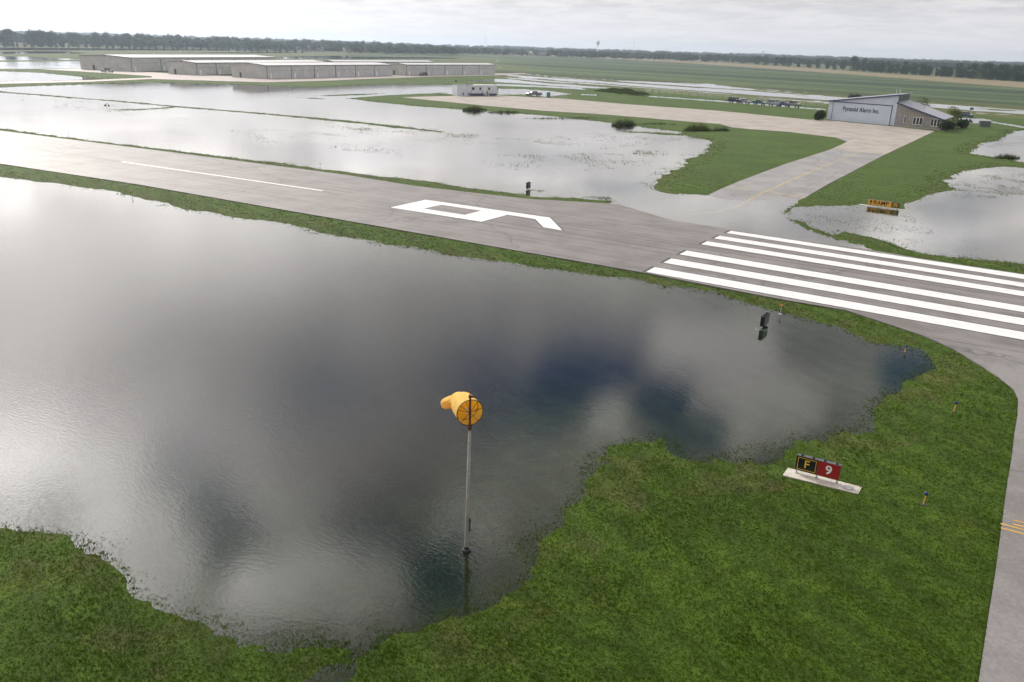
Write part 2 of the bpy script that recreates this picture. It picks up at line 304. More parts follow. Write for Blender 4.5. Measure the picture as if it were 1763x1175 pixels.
# ------------------------------------------------------------------ flood water
wm=bpy.data.materials.new('flood_water'); wm.use_nodes=True; t=NT(wm.node_tree); t.n.clear()
pos=t.a('ShaderNodeNewGeometry').outputs['Position']
dist=t.vm('LENGTH',t.vm('SUBTRACT',pos,(CX,CY,0)))
rp_=g(230,500); calm=t.m('ADD',t.map(t.noise(pos,.05,3,.5),.35,.65,.5,1.2),t.map(t.vm('LENGTH',t.vm('SUBTRACT',pos,(float(rp_[0]),float(rp_[1]),0.))),8.,44.,2.4,0.))
wv=t.a('ShaderNodeMapping',{'Vector':pos,'Rotation':(0,0,R(35)),'Scale':(1,1.7,1)}).outputs[0]
hgt_=t.m('ADD',t.m('MULTIPLY',t.noise(wv,11.,2,.5),.26),t.m('MULTIPLY',t.noise(wv,4.3,3,.5),.50))
bp=t.a('ShaderNodeBump',{'Strength':t.m('MULTIPLY',calm,.085),'Distance':.05,'Height':hgt_})
fr=t.a('ShaderNodeFresnel',{'IOR':1.333,'Normal':bp.outputs[0]})
gl=t.a('ShaderNodeBsdfGlossy',{'Color':(1,1,1,1),'Roughness':.02,'Normal':bp.outputs[0]})
tr=t.a('ShaderNodeBsdfTransparent',{'Color':(.66,.76,.74,1)}); df=t.a('ShaderNodeBsdfDiffuse',{'Color':(.045,.048,.038,1)})
body=t.a('ShaderNodeMixShader',{0:.09,1:tr.outputs[0],2:df.outputs[0]})
t.l.new(t.a('ShaderNodeMixShader',{0:fr.outputs[0],1:body.outputs[0],2:gl.outputs[0]}).outputs[0],t.a('ShaderNodeOutputMaterial').inputs[0])
wa=np.radians(np.arange(0,360,4.)); wr=[.1,60,300,1500,4300]; V=[(CX+r*math.cos(a),CY+r*math.sin(a),0) for r in wr for a in wa]; n=len(wa)
wat=mesh('water',V,[(k*n+j,(k+1)*n+j,(k+1)*n+(j+1)%n,k*n+(j+1)%n) for k in range(len(wr)-1) for j in range(n)],wm); tag(wat,kind='structure')
# ------------------------------------------------------------------ pavements
def pavemat(name,c1,c2,rough=.55,joint=None,crack=True,streak=True):
    m=bpy.data.materials.new(name); m.use_nodes=True; t=NT(m.node_tree); b=t.n['Principled BSDF']
    pos=t.a('ShaderNodeNewGeometry').outputs['Position']
    st=t.a('ShaderNodeMapping',{'Vector':pos,'Scale':(.05,1.1,1)}).outputs[0]
    f=t.m('ADD',t.m('MULTIPLY',t.noise(pos,.25,6,.65),.5),t.m('MULTIPLY',t.noise(st,1.2,5,.65),.5 if streak else 0.))
    if not streak: f=t.noise(pos,.22,6,.68)
    c=t.mix(t.map(f,.40,.60),(*c1,1),(*c2,1))
    c=t.vm('SCALE',c,t.map(t.noise(pos,7.,4,.75),.3,.7,.86,1.14))
    if crack:
        v=t.a('ShaderNodeTexVoronoi',{'Vector':t.vm('ADD',pos,t.vm('SCALE',t.noise(pos,.5,3,.5,1),2.5)),'Scale':.05},feature='DISTANCE_TO_EDGE').outputs[0]
        c=t.vm('SCALE',c,t.map(v,.0,.008,.6,1.))
    if joint:
        br=t.a('ShaderNodeTexBrick',{'Vector':t.a('ShaderNodeMapping',{'Vector':pos,'Rotation':(0,0,-.02)}).outputs[0],'Color1':(1,1,1,1),'Color2':(.93,.93,.93,1),'Mortar':(.62,.6,.58,1),'Scale':1.,'Mortar Size':.05,'Brick Width':joint,'Row Height':joint},offset=0.)
        c=t.vm('MULTIPLY',c,br.outputs[0])
    z=t.a('ShaderNodeSeparateXYZ',{0:pos}).outputs[2]
    wet=t.map(t.m('ADD',z,t.m('MULTIPLY',t.m('SUBTRACT',t.noise(pos,.5,4),.5),.05)),.035,.055,1.,0.)
    c=t.mix(wet,c,t.vm('SCALE',c,.55))
    t.put(b.inputs['Base Color'],c); t.put(b.inputs['Roughness'],t.m('SUBTRACT',rough,t.m('MULTIPLY',wet,.25)))
    t.put(b.inputs['Normal'],t.a('ShaderNodeBump',{'Strength':.35,'Distance':.01,'Height':t.noise(pos,22.,4,.7)}))
    return m
import bmesh
def flatpoly(name,pts,z,m,cut=None,zf=None,thick=.0,parent=None,px=True):
    P=[g2(*p) for p in pts] if px else [tuple(p) for p in pts]
    bm=bmesh.new(); vs=[bm.verts.new((x,y,z)) for x,y in P]; f=bm.faces.new(vs); bm.normal_update()
    if f.normal.z<0: f.normal_flip()
    bmesh.ops.triangulate(bm,faces=bm.faces[:])
    if cut:
        xs=[p[0] for p in P]; ys=[p[1] for p in P]
        for lo,hi,no in ((min(xs),max(xs),(1,0,0)),(min(ys),max(ys),(0,1,0))):
            k=math.ceil(lo/cut)*cut
            while k<hi:
                bmesh.ops.bisect_plane(bm,geom=bm.verts[:]+bm.edges[:]+bm.faces[:],plane_co=(k*no[0],k*no[1],0),plane_no=no); k+=cut
    if zf:
        q=np.array([v.co[:2] for v in bm.verts]); zz=zf(q)
        for v,k in zip(bm.verts,zz): v.co.z=float(k)
    if thick:
        be=[e for e in bm.edges if e.is_boundary]; r=bmesh.ops.extrude_edge_only(bm,edges=be)
        for v in r['geom']:
            if isinstance(v,bmesh.types.BMVert): v.co.z-=thick
    me=bpy.data.meshes.new(name); bm.to_mesh(me); bm.free(); me.materials.append(m)
    o=bpy.data.objects.new(name,me); C.objects.link(o)
    if parent: o.parent=parent
    return o
ZP=.125
def ztaxi(q):
    s=sdf(q,FLOOD); return np.where(s>0,-.008-np.clip(s*.02,0,.035),np.clip(-s*.022,0,.112)-.008)
asph=pavemat('runway_asphalt',(.12,.108,.10),(.19,.175,.165),.5)
tag(flatpoly('runway',P_RUN,ZP,asph,thick=.3),kind='structure')
conc=pavemat('taxiway_concrete',(.19,.185,.18),(.25,.245,.235),.5,streak=False)
tag(flatpoly('taxiway',P_TAXI,.1,conc,cut=1.5,zf=ztaxi,thick=.3),kind='structure')
tanc=pavemat('apron_concrete',(.29,.255,.22),(.37,.33,.285),.6,joint=7.6,crack=False,streak=False)
tag(flatpoly('apron',P_APRON,.113,tanc,thick=.3),kind='structure')
conn=pavemat('connector_asphalt',(.16,.15,.145),(.21,.20,.195),.6,streak=False)
tag(flatpoly('connector_taxiway',P_CONN,ZP-.012,conn,thick=.3),kind='structure')
hcon=pavemat('hangar_road',(.30,.25,.23),(.36,.31,.28),.6,crack=False,streak=False)
tag(flatpoly('hangar_road',P_HAP,.115,hcon,thick=.3),kind='structure')
tag(flatpoly('grey_apron_corner',[(1440,238.4),(1474,239.5),(1457.5,245.2)],.117,conc),kind='structure')
# painted markings
white=mat('white_paint',(.68,.68,.67),.6,var=.09,sc=1.5); blackp=mat('black_border_paint',(.03,.03,.032),.6); yel=mat('yellow_paint',(.58,.34,.05),.6,var=.25,sc=2.); yfaint=mat('worn_yellow_paint',(.42,.33,.17),.6,var=.25,sc=1.)
def paint(name,lst,m,z):
    V=[];Fc=[]
    for pg in lst:
        k=len(V); V+=[(x,y,z) for x,y in pg]; Fc.append(tuple(range(k,k+len(pg))))
    o=mesh(name,V,Fc,m); tag(o,kind='structure'); bm=bmesh.new(); bm.from_mesh(o.data); bmesh.ops.recalc_face_normals(bm,faces=bm.faces[:]); bm.normal_update()
    for f in bm.faces:
        if f.normal.z<0: f.normal_flip()
    bm.to_mesh(o.data); bm.free(); return o
SL=[(1258.6,397.9),(1250.3,401.6),(1239.1,406.2),(1229,410.9),(1217.4,415.7),(1207,421),(1182.2,431.9),(1169.4,438.5),(1156,445.3),(1141.9,452.7),(1127,460.2),(1112,468.5)]
SR=[473.4,480.9,487.4,494.9,502.1,510.6,527.9,538.1,548.7,560.6,572.4,585.8]
def gz(x,y,z=ZP): return g(x,y,z)[:2]
st=[];sb=[]
for k in range(6):
    q=[]
    for e in (2*k,2*k+1):
        a=gz(*SL[e]); c_=gz(1763,SR[e]); d=(c_-a)/np.linalg.norm(c_-a); q.append((a,a+d*45.7))
    (a,a2),(b_,b2)=q; n_=(a-b_)/np.linalg.norm(a-b_); d=(a2-a)/45.7; e_=.14
    st.append([a,a2,b2,b_]); sb.append([a+n_*e_-d*e_*1.8,a2+n_*e_+d*e_,b2-n_*e_+d*e_,b_-n_*e_-d*e_*1.8])
paint('threshold_stripe_borders',sb,blackp,ZP+.004); paint('threshold_stripes',st,white,ZP+.008)
NA=dict(A=(671.8,357.6),B=(732.6,344.2),Cc=(946.8,375),D=(968.6,397.5),E=(935.5,391.7),F=(921.4,377.7),G=(874.2,370.3),H=(828.8,382.3),I=(729.9,359.6),J=(759.8,353.1),K=(827.9,363.2),L=(799.8,370.3))
q={k:gz(*v) for k,v in NA.items()}
nine=[[q['A'],q['I'],q['L'],q['H']],[q['A'],q['B'],q['J'],q['I']],[q['J'],q['B'],q['Cc'],q['F'],q['G'],q['K']],[q['K'],q['G'],q['H'],q['L']],[q['F'],q['Cc'],q['D'],q['E']]]
paint('runway_number_nine',nine,white,ZP+.008)
def off(pg,e):
    P=np.array(pg); c=P.mean(0); out=[]
    n=len(P); ar=sum(P[i][0]*P[(i+1)%n][1]-P[(i+1)%n][0]*P[i][1] for i in range(n)); s=1 if ar>0 else -1
    for i in range(n):
        a=P[i]-P[i-1]; b=P[(i+1)%n]-P[i]; a/=np.linalg.norm(a); b/=np.linalg.norm(b)
        na_=np.array([a[1],-a[0]])*s; nb=np.array([b[1],-b[0]])*s; v=(na_+nb); v/=max(v@v/2,.3); out.append(P[i]+v*e)
    return out
paint('runway_number_border',[off([q[k] for k in ('A','B','Cc','D','E','F','G','H')],.13)],blackp,ZP+.004)
inner=off([q[k] for k in ('I','J','K','L')],0); paint('runway_number_counter_border',[off(inner,-.0)],blackp,ZP+.0055); paint('runway_number_counter',[off(inner,-.12)],asph,ZP+.007)
def ribbon(pts,wd,z=ZP): 
    L=[]
    P=[gz(*p,z=z) for p in pts]; a=[];b=[]
    for i,p in enumerate(P):
        d=P[min(i+1,len(P)-1)]-P[max(i-1,0)]; d/=np.linalg.norm(d); n_=np.array([-d[1],d[0]])*wd/2; a.append(p+n_); b.append(p-n_)
    return [[a[i],a[i+1],b[i+1],b[i]] for i in range(len(P)-1)]
paint('runway_centreline',ribbon([(555.5,328.9),(380,303.3),(209.8,278.8)],.42)+ribbon([(40.2,253.8),(-60,239),(-200,219)],.42),white,ZP+.008)
rub=pavemat('tyre_darkened_asphalt',(.085,.075,.068),(.12,.105,.095),.5)
rub=rub
paint('repaired_seam',ribbon([(209,279.5),(150,270),(90,262),(40,255)],.7)+ribbon([(660,345),(560,331),(430,312)],.10)+ribbon([(1110,409),(1190,428)],.2),rub,ZP+.004)
lightp=pavemat('worn_patch',(.24,.225,.21),(.20,.19,.18),.6)
paint('joint_seams',ribbon([(960,422),(1010,430),(1085,440)],.08)+ribbon([(1060,455),(1100,440)],.08)+ribbon([(950,373),(1100,381),(1160,383)],.10)+ribbon([(340,305),(200,319)],.08),rub,ZP+.004)
for k_,(o1,o2,w1_) in enumerate(((-1.9,-1.75,.3),(1.2,1.3,.35),(2.4,2.3,.22),(-3.1,-3.2,.2),(.3,.4,.25))):
    a_=np.array(gz(700,350))+np.array([0,o1]); b_=np.array(gz(1763,519))+np.array([0,o2]); dd_=(b_-a_); 
    paint('tyre_marks',[[a_+dd_*.02*k_,b_,b_+np.array([0,w1_]),a_+dd_*.02*k_+np.array([0,w1_])]],rub,ZP+.002+.0004*k_)
# yellow taxi lines
def draped(name,pts,wd,m,dzz):
    rb=ribbon(pts,wd,z=.05); V=[];Fc=[]
    for pg in rb:
        for u in range(8):
            t0,t1=u/8,(u+1)/8; k=len(V); a,b,c_,d=pg
            qs=[a+(b-a)*t0,a+(b-a)*t1,d+(c_-d)*t1,d+(c_-d)*t0]; zz=ztaxi(np.array(qs)); V+=[(x[0],x[1],float(z)+dzz) for x,z in zip(qs,zz)]; Fc.append((k,k+1,k+2,k+3))
    o=mesh(name,V,Fc,m); tag(o,kind='structure'); return o
draped('taxiway_centreline',[(1480,263),(1420,286),(1350,317),(1313,333),(1290,344),(1268,354),(1235,362.5),(1190,368)],.22,yfaint,.012)
draped('taxiway_hold_line',[(1258,324),(1290,328)],.4,yfaint,.012); draped('taxiway_hold_line',[(1325,331),(1385,341)],.4,yfaint,.010)
paint('hold_position_lines',ribbon([(1744,895.2),(1763,900.3),(1900,937)],.085)+ribbon([(1744,902.4),(1763,907),(1900,943.5)],.085)+ribbon([(1723,901.5),(1763,912.3),(1900,949)],.085)+ribbon([(1723,908.8),(1763,919.5),(1900,956)],.085),yel,ZP-.004)
# ------------------------------------------------------------------ grass: tufts of blades
def grassmat(name,c1,c2,tr=.45):
    m=bpy.data.materials.new(name); m.use_nodes=True; t=NT(m.node_tree); t.n.clear()
    pos=t.a('ShaderNodeNewGeometry').outputs['Position']; at=t.a('ShaderNodeAttribute',attribute_name='v').outputs['Fac']
    f=t.m('ADD',t.m('MULTIPLY',at,.55),t.m('MULTIPLY',t.map(t.noise(pos,.3,5,.65),.2,.8),.45))
    c=t.mix(f,(*c1,1),(*c2,1)); c=t.mix(t.map(at,.93,1.),c,(.10,.10,.04,1))
    d=t.a('ShaderNodeBsdfDiffuse',{0:c}); u=t.a('ShaderNodeBsdfTranslucent',{0:c}); 
    t.l.new(t.a('ShaderNodeMixShader',{0:tr,1:d.outputs[0],2:u.outputs[0]}).outputs[0],t.a('ShaderNodeOutputMaterial').inputs[0]); return m
gm=grassmat('lawn_blades',(.036,.067,.003),(.082,.138,.006)); gm2=grassmat('marsh_blades',(.08,.11,.03),(.17,.19,.06)); gm3=grassmat('reed_blades',(.03,.05,.012),(.09,.11,.03))
def tufts(name,P,z,hs,wd,m,nb=4,lean=.9):
    N=len(P); k=nb
    base=np.repeat(np.column_stack([P,z]),k,0); H=np.repeat(hs,k)*rng.uniform(.6,1.2,N*k); a=rng.uniform(0,2*np.pi,N*k); W=np.repeat(wd,k)*rng.uniform(.6,1.2,N*k)
    off_=rng.normal(0,1,(N*k,2))*(np.repeat(wd,k)*.9)[:,None]; base[:,:2]+=off_
    ln=rng.uniform(.2,lean,N*k)*H; d=np.stack([np.cos(a),np.sin(a)],1); pn=np.stack([-d[:,1],d[:,0]],1)
    p0=base.copy(); p0[:,:2]+=pn*W[:,None]*.5; p1=base.copy(); p1[:,:2]-=pn*W[:,None]*.5
    p2=base.copy(); p2[:,:2]+=d*ln[:,None]; p2[:,2]+=H
    V=np.stack([p0,p1,p2],1).reshape(-1,3); o=npmesh(name,V,np.arange(len(V)),m,3)
    at=o.data.attributes.new('v','FLOAT','POINT'); at.data.foreach_set('value',np.repeat(rng.random(N),k*3).astype(np.float32)); return tag(o,kind='stuff')
def polar(N,r0,r1,pw=1.0,half=41):
    u=rng.random(N); r=(r0**(1-pw)+u*(r1**(1-pw)-r0**(1-pw)))**(1/(1-pw)) if pw!=1 else r0*(r1/r0)**u
    a=YAW+np.radians(rng.uniform(-half,half,N)); return np.stack([CX+r*np.cos(a),CY+r*np.sin(a)],1),r
def lawn(name,N,r0,r1,s,label=None):
    P,r=polar(N,r0,r1,1.0); h,mz,pv=height(P,True,False)
    keep=(pv<.07)&(h>-.010)|((pv<-.3)&(h>-.055)&(rng.random(len(P))<np.clip((h+.055)/.045,0,1)**3*.35))|((mz>0)&(pv<-.3)&(h>-.12)&(rng.random(len(P))<.012))
    keep&=rng.random(len(P))<np.clip((128-r)/75,0,1)*.9+.0
    P,r,h=P[keep],r[keep],h[keep]; cl=np.clip(1+fbm(P,.5,3,4)*.9,.75,1.35)
    return tufts(name,P,np.maximum(h,-.05)-.01,s*.062*cl*(r/30)**.15,s*.028*(r/30)**.7,m=gm)
o=lawn('grass',370000,13.5,130,1.0); tag(o,'short green lawn round the flooded pool and runway verges','grass')
P,r=polar(90000,110,420,.6); h,mz,pv=height(P,True,False); k=(pv<-.2)&(h>-.01)&(h<.06); P,r,h=P[k],r[k],h[k]
o=tufts('grass',P,h-.01,.13*(r/150)**.4,.09*(r/150),gm,4); tag(o,'taller grass fringe along the far shorelines','grass')
def patch(polys,N,dens_noise=.2,dirn=None):
    out=[]
    for pg,w_ in polys:
        q=poly(pg); lo,hi=q.min(0),q.max(0); P=rng.uniform(lo,hi,(int(N*w_),2)); P=P[sdf(P,q)>0]; out.append(P)
    P=np.concatenate(out); nn=fbm(P,dens_noise,4,12); return P[rng.random(len(P))<np.clip(nn*3+.12,0,1)]
weeds=[([(560,200),(700,215),(900,240),(880,262),(700,240),(560,225)],1.),([(390,225),(520,222),(760,262),(700,270),(450,245)],.9),([(820,270),(960,262),(1130,268),(1120,285),(950,300),(840,290)],1.),([(1090,258),(1150,258),(1150,268),(1090,266)],.6),([(860,238),(1100,225),(1200,240),(1000,262)],.8),([(20,166),(120,172),(300,188),(240,200),(60,185)],.8),([(590,218),(820,232),(980,250),(970,254),(800,238),(590,222)],1.1)]
P=patch(weeds,4200); o=tufts('marsh_grass',P,np.full(len(P),-.05),np.full(len(P),.16),np.full(len(P),.05),gm2,3,.5); tag(o,'sparse drowned weeds standing in the wide flooded field','marsh grass')
mw=[([(1375,350),(1490,352),(1560,366),(1610,400),(1580,425),(1480,405),(1390,380)],.35),([(1600,330),(1690,300),(1763,300),(1763,335),(1690,345)],1.),([(1690,255),(1740,236),(1763,236),(1763,250)],.4),([(1080,325),(1180,262),(1215,262),(1190,335)],1.2),([(880,336),(905,326),(960,330),(1060,335),(1060,350)],1.1)]
P=patch(mw,9000,.5); o=tufts('marsh_grass',P,np.full(len(P),-.06),np.full(len(P),.14),np.full(len(P),.04),gm2,3,.6); tag(o,'thin pale marsh grass in the shallow pond near the taxiway','marsh grass')
# ------------------------------------------------------------------ windsock
steel=mat('weathered_pole',(.24,.235,.205),.45,.2,var=.2,sc=6); rust=mat('dark_red_iron',(.09,.03,.02),.6,var=.3,sc=12); dark=mat('dark_metal',(.03,.03,.032),.5)
pb=g(803,948); ws=empty('windsock',(pb[0],pb[1],0),0,'orange yellow windsock blowing left on a tall pole standing in the flooded grass','windsock')
HT=hgt(pb,735)
# the pole leans a little to the right
tip=Vector((Rt[0]*.055,Rt[1]*.055,HT))
MB().tube([(0,0,-.35),(0,0,.2),tuple(tip)],[.075,.072,.046],16).build('pole',steel,ws,True)
MB().tube([(0,0,-.02),(0,0,.07)],.15,16).tube([(0,0,.07),(0,0,.16)],.09,16).build('base_collar',dark,ws)
rt=Vector((Rt[0],Rt[1],0)).normalized()
cb_=MB()
for zz in (.75,1.12): cb_.tube([rt*.06+Vector((0,0,zz)),rt*.15+Vector((0,0,zz))],.02,8)
cb_.tube([rt*.10+Vector((0,0,.72)),rt*.10+Vector((0,0,1.2))],.022,8); cb_.build('latch_bracket',dark,ws)
Htop=hgt(pb,684)+.02
up=Vector((tip.x,tip.y,HT)); axis_top=up+Vector((rt.x*.0,rt.y*.0,Htop-HT))
MB().tube([up-Vector((0,0,.10)),up+Vector((0,0,.05))],.065,12).tube([up,axis_top],.034,10).build('pivot_rod',rust,ws)
MB().tube([axis_top,axis_top+Vector((0,0,.16))],.014,6).tube([axis_top+Vector((0,0,.0)),axis_top+rt*.18],.04,8).tube([axis_top-rt*.05,axis_top+rt*.05],.05,8).build('top_light',rust,ws)
away=Vector((Fw[0],Fw[1],0)).normalized(); left=-rt
cen=up+Vector((0,0,(Htop-HT)*.47)); n0=(away*.92+left*.38).normalized()
RR=.42
side=Vector((-n0.y,n0.x,0)); upv=Vector((0,0,1))
def ringpts(c,n,r,k=28):
    s=Vector((-n.y,n.x,0)).normalized(); u=n.cross(s)*-1; u=s.cross(n)*-1
    return [c+r*(math.cos(2*math.pi*j/k)*s+math.sin(2*math.pi*j/k)*u) for j in range(k)]
rp=ringpts(cen,n0,RR); MB().tube(rp+[rp[0]],.014,6,False).build('throat_ring',rust,ws,True)
sp=MB()
for a in (.35,1.25,2.2,2.9,4.0,5.5): sp.tube([cen,cen+RR*(math.cos(a)*side+math.sin(a)*upv)],.008,5)
for a in (.6,1.9,3.3,5.0):
    e=cen+RR*(math.cos(a)*side+math.sin(a)*upv); sp.tube([cen-n0*.02,(cen+e)/2+n0*.18,e+n0*.35],.008,5)
rp2=ringpts(cen+n0*.38,n0,RR*.93); sp.tube(rp2+[rp2[0]],.009,5,False)
sp.build('spokes',rust,ws)
lampm=mat('pale_lamp_housing',(.6,.58,.52),.5)
MB().tube([cen+left*.09+Vector((0,0,.10)),cen+left*.09+Vector((0,0,.17))],.035,8).build('lamp',lampm,ws)
MB().tube([cen+left*.07+Vector((0,0,-.06)),cen+left*.07+Vector((0,0,.01))],.03,8).build('lamp',lampm,ws)
fab=bpy.data.materials.new('orange_fabric'); fab.use_nodes=True; t=NT(fab.node_tree); t.n.clear(); pos=t.a('ShaderNodeTexCoord').outputs['Object']
fc=t.mix(t.map(t.noise(pos,4,4,.6),.3,.7),(.92,.64,.16,1),(.95,.74,.30,1)); bpn=t.a('ShaderNodeBump',{'Strength':.9,'Distance':.05,'Height':t.noise(t.a('ShaderNodeMapping',{'Vector':pos,'Scale':(1,1,3)}).outputs[0],7,3)}).outputs[0]
t.l.new(t.a('ShaderNodeMixShader',{0:.42,1:t.a('ShaderNodeBsdfDiffuse',{0:fc,'Normal':bpn}).outputs[0],2:t.a('ShaderNodeBsdfTranslucent',{0:(.92,.50,.02,1)}).outputs[0]}).outputs[0],t.a('ShaderNodeOutputMaterial').inputs[0])
al=-left*.12
cl=[(cen,n0,RR),(cen+n0*.22,n0,RR*.985),(cen+n0*.5+Vector((0,0,.02)),n0,RR*.95),(cen+n0*.8+left*.02+Vector((0,0,.02)),(n0*.9+left*.2).normalized(),RR*.86),(cen+n0*.98+left*.06-Vector((0,0,.02)),(n0*.6+left*.6-Vector((0,0,.2))).normalized(),RR*.72),(cen+n0*1.06+left*.16-Vector((0,0,.08)),(n0*.2+left*.9-Vector((0,0,.3))).normalized(),RR*.50),(cen+n0*1.10+left*.27-Vector((0,0,.13)),(n0*.1+left*.9-Vector((0,0,.3))).normalized(),RR*.46),(cen+n0*1.12+left*.38-Vector((0,0,.18)),(left*.9-Vector((0,0,.25))).normalized(),RR*.44),(cen+n0*1.13+left*.47-Vector((0,0,.21)),(left*.9-Vector((0,0,.3))).normalized(),RR*.38),(cen+n0*1.13+left*.53-Vector((0,0,.23)),(left*.9-Vector((0,0,.3))).normalized(),RR*.22)]
V=[];Fc=[];kk=40
for i_,(c_,n_,r_) in enumerate(cl):
    s=n_.cross(Vector((0,0,1))).normalized(); u=s.cross(n_)
    for j_ in range(kk):
        a=2*math.pi*j_/kk; wr_=1+.05*math.sin(a*5+i_*1.3)*(i_>1)+.05*math.sin(a*11-i_*.9)*(i_>3)+.02*math.sin(a*3+i_*2.)*(i_>1); V.append(c_+r_*wr_*(math.cos(a)*s+math.sin(a)*u))
for i_ in range(len(cl)-1):
    for j_ in range(kk): Fc.append((i_*kk+j_,i_*kk+(j_+1)%kk,(i_+1)*kk+(j_+1)%kk,(i_+1)*kk+j_))
sock=mesh('fabric_sleeve',V,Fc,fab,ws,True); ss=sock.modifiers.new('s','SUBSURF'); ss.levels=ss.render_levels=1
# ------------------------------------------------------------------ lettering
def text(body,size,mat_,parent,loc,rot,name='lettering',ext=.004,bold=.0,sx=1.):
    cu_=bpy.data.curves.new(name,'FONT'); cu_.body=body; cu_.size=size; cu_.extrude=ext; cu_.offset=bold; cu_.align_x='CENTER'; cu_.align_y='CENTER'
    o=bpy.data.objects.new(name,cu_); C.objects.link(o); dg=bpy.context.evaluated_depsgraph_get(); me=bpy.data.meshes.new_from_object(o.evaluated_get(dg)); bpy.data.objects.remove(o)
    o=bpy.data.objects.new(name,me); C.objects.link(o); me.materials.clear(); me.materials.append(mat_); o.parent=parent; o.location=loc; o.rotation_euler=rot; o.scale=(sx,1,1); return o
RX=(math.pi/2,0,0)
ymat=mat('sign_yellow',(.75,.48,.03),.45); red=mat('sign_red',(.30,.012,.012),.4,var=.08); wht=mat('sign_white',(.8,.8,.8),.4); blk=mat('sign_black',(.010,.010,.012),.5,spec=.3); amber=mat('sign_amber',(.80,.38,.015),.4,var=.15); slabm=mat('sign_slab_concrete',(.52,.48,.42),.8,var=.15,sc=5); caseM=mat('sign_case',(.10,.11,.12),.4,.3); galv=mat('galvanised',(.45,.45,.44),.4,.6)
# direction sign F | 9  (a=left foot, b=right foot of the face)
a=g(1368,815,.1); b=g(1441.5,834.5,.1); ang_=math.atan2(b[1]-a[1],b[0]-a[0]); Ls=float(np.linalg.norm(b-a)); mid=(a+b)/2
sg=empty('guidance_sign',(mid[0],mid[1],.10),ang_,'black and red airfield sign with yellow F and white 9 on a concrete slab','airfield sign')
Hs=.62; z0=.17
L2=Ls/2+.02
MB().box((-L2,0,z0),(L2,.17,z0+Hs)).build('case',caseM,sg)
MB().box((-L2+.012,-.012,z0+.02),(-.02,-.001,z0+Hs-.02)).build('black_panel',blk,sg)
MB().box((.0,-.012,z0+.02),(L2-.012,-.001,z0+Hs-.02)).build('red_panel',red,sg)
fr_=MB(); xa,xb,za,zb=-L2+.07,-.06,z0+.06,z0+Hs-.06
for q_ in (((xa,za),(xb,za+.018)),((xa,zb-.018),(xb,zb)),((xa,za+.018),(xa+.018,zb-.018)),((xb-.018,za+.018),(xb,zb-.018))): fr_.box((q_[0][0],-.016,q_[0][1]),(q_[1][0],-.0122,q_[1][1]))
fr_.build('yellow_border',ymat,sg)
text('F',.46,ymat,sg,((xa+xb)/2,-.0165,z0+Hs/2),RX,'letter_f',bold=.004); text('9',.50,wht,sg,(L2/2,-.0165,z0+Hs/2),RX,'digit_nine',bold=.008)
for x_ in (-.62,-.2,.22,.66): MB().box((x_-.035,.03,z0+Hs),(x_+.035,.14,z0+Hs+.055)).build('top_clip',blk,sg)
for x_ in (-L2+.06,0,L2-.06): MB().tube([(x_,.085,0),(x_,.085,z0)],.03,10).tube([(x_,.085,0),(x_,.085,.03)],.06,10).build('leg',galv,sg)
sc_=[g(1356.8,805.6,.1),g(1347.8,818,.1),g(1477.7,850.8,.1),g(1484,838.8,.1)]
z1,z2=-.1,.10
sl_=mesh('concrete_slab',[(p[0],p[1],z2) for p in sc_]+[(p[0],p[1],z1) for p in sc_],[(0,1,2,3),(0,4,5,1),(1,5,6,2),(2,6,7,3),(3,7,4,0),(7,6,5,4)],slabm); sl_.data.update()
tag(sl_,'pale concrete slab set in the grass under the F and 9 sign','slab')
cp=g(1460.7,840.5,.1); cov_=MB().tube([(0,0,0),(0,0,.035),(0,0,.05)],[.17,.17,.14],20).build('junction_cover',galv,None); cov_.location=(cp[0],cp[1],.10); tag(cov_,'round grey metal cover on the bare end of the sign slab','cover')
# ramp sign in the pond
a=g(1493.3,354,.02); b=g(1547.5,361,.02); ang_=math.atan2(b[1]-a[1],b[0]-a[0]); Ls=float(np.linalg.norm(b-a)); mid=(a+b)/2
rs=empty('guidance_sign',(mid[0],mid[1],.0),ang_,'long amber RAMP sign with black N end panel at the flooded pond edge','airfield sign')
L2=Ls/2; z0=.16; Hs=hgt(a,343.2)-z0
MB().box((-L2,0,z0),(L2,.2,z0+Hs)).build('case',caseM,rs)
dv=-L2+(1535-1493.7)/(1549-1493.7)*2*L2
MB().box((-L2+.02,-.02,z0+.02),(dv,-.001,z0+Hs-.02)).build('amber_panel',amber,rs); MB().box((dv+.02,-.02,z0+.02),(L2-.02,-.001,z0+Hs-.02)).build('black_panel',blk,rs)
text('RAMP',.62,blk,rs,(-L2+(dv+L2)*.56,-.0245,z0+Hs*.5),RX,'ramp_lettering',bold=.008,sx=1.0)
ar=MB().box((-.045,-.006,-.24),(.045,0,.10)); ar.prism([(-.2,.0),(0,.26),(.2,.0),(.12,-.03),(.045,.06),(-.045,.06),(-.12,-.03)],-.006,-.0001); aro=ar.build('arrow',blk,rs); aro.location=(-L2+.32,-.021,z0+Hs/2)
xa,xb,za,zb=dv+.14,L2-.12,z0+.1,z0+Hs-.1; fr_=MB()
for q_ in (((xa,za),(xb,za+.03)),((xa,zb-.03),(xb,zb)),((xa,za+.03),(xa+.03,zb-.03)),((xb-.03,za+.03),(xb,zb-.03))): fr_.box((q_[0][0],-.027,q_[0][1]),(q_[1][0],-.0205,q_[1][1]))
fr_.build('yellow_border',ymat,rs); text('N',.44,ymat,rs,((xa+xb)/2,-.0245,z0+Hs/2),RX,'letter_n',bold=.01)
for k in range(4): MB().tube([(-L2+.2+k*(2*L2-.4)/3,.1,-.1),(-L2+.2+k*(2*L2-.4)/3,.1,z0)],.04,8).build('leg',galv,rs)
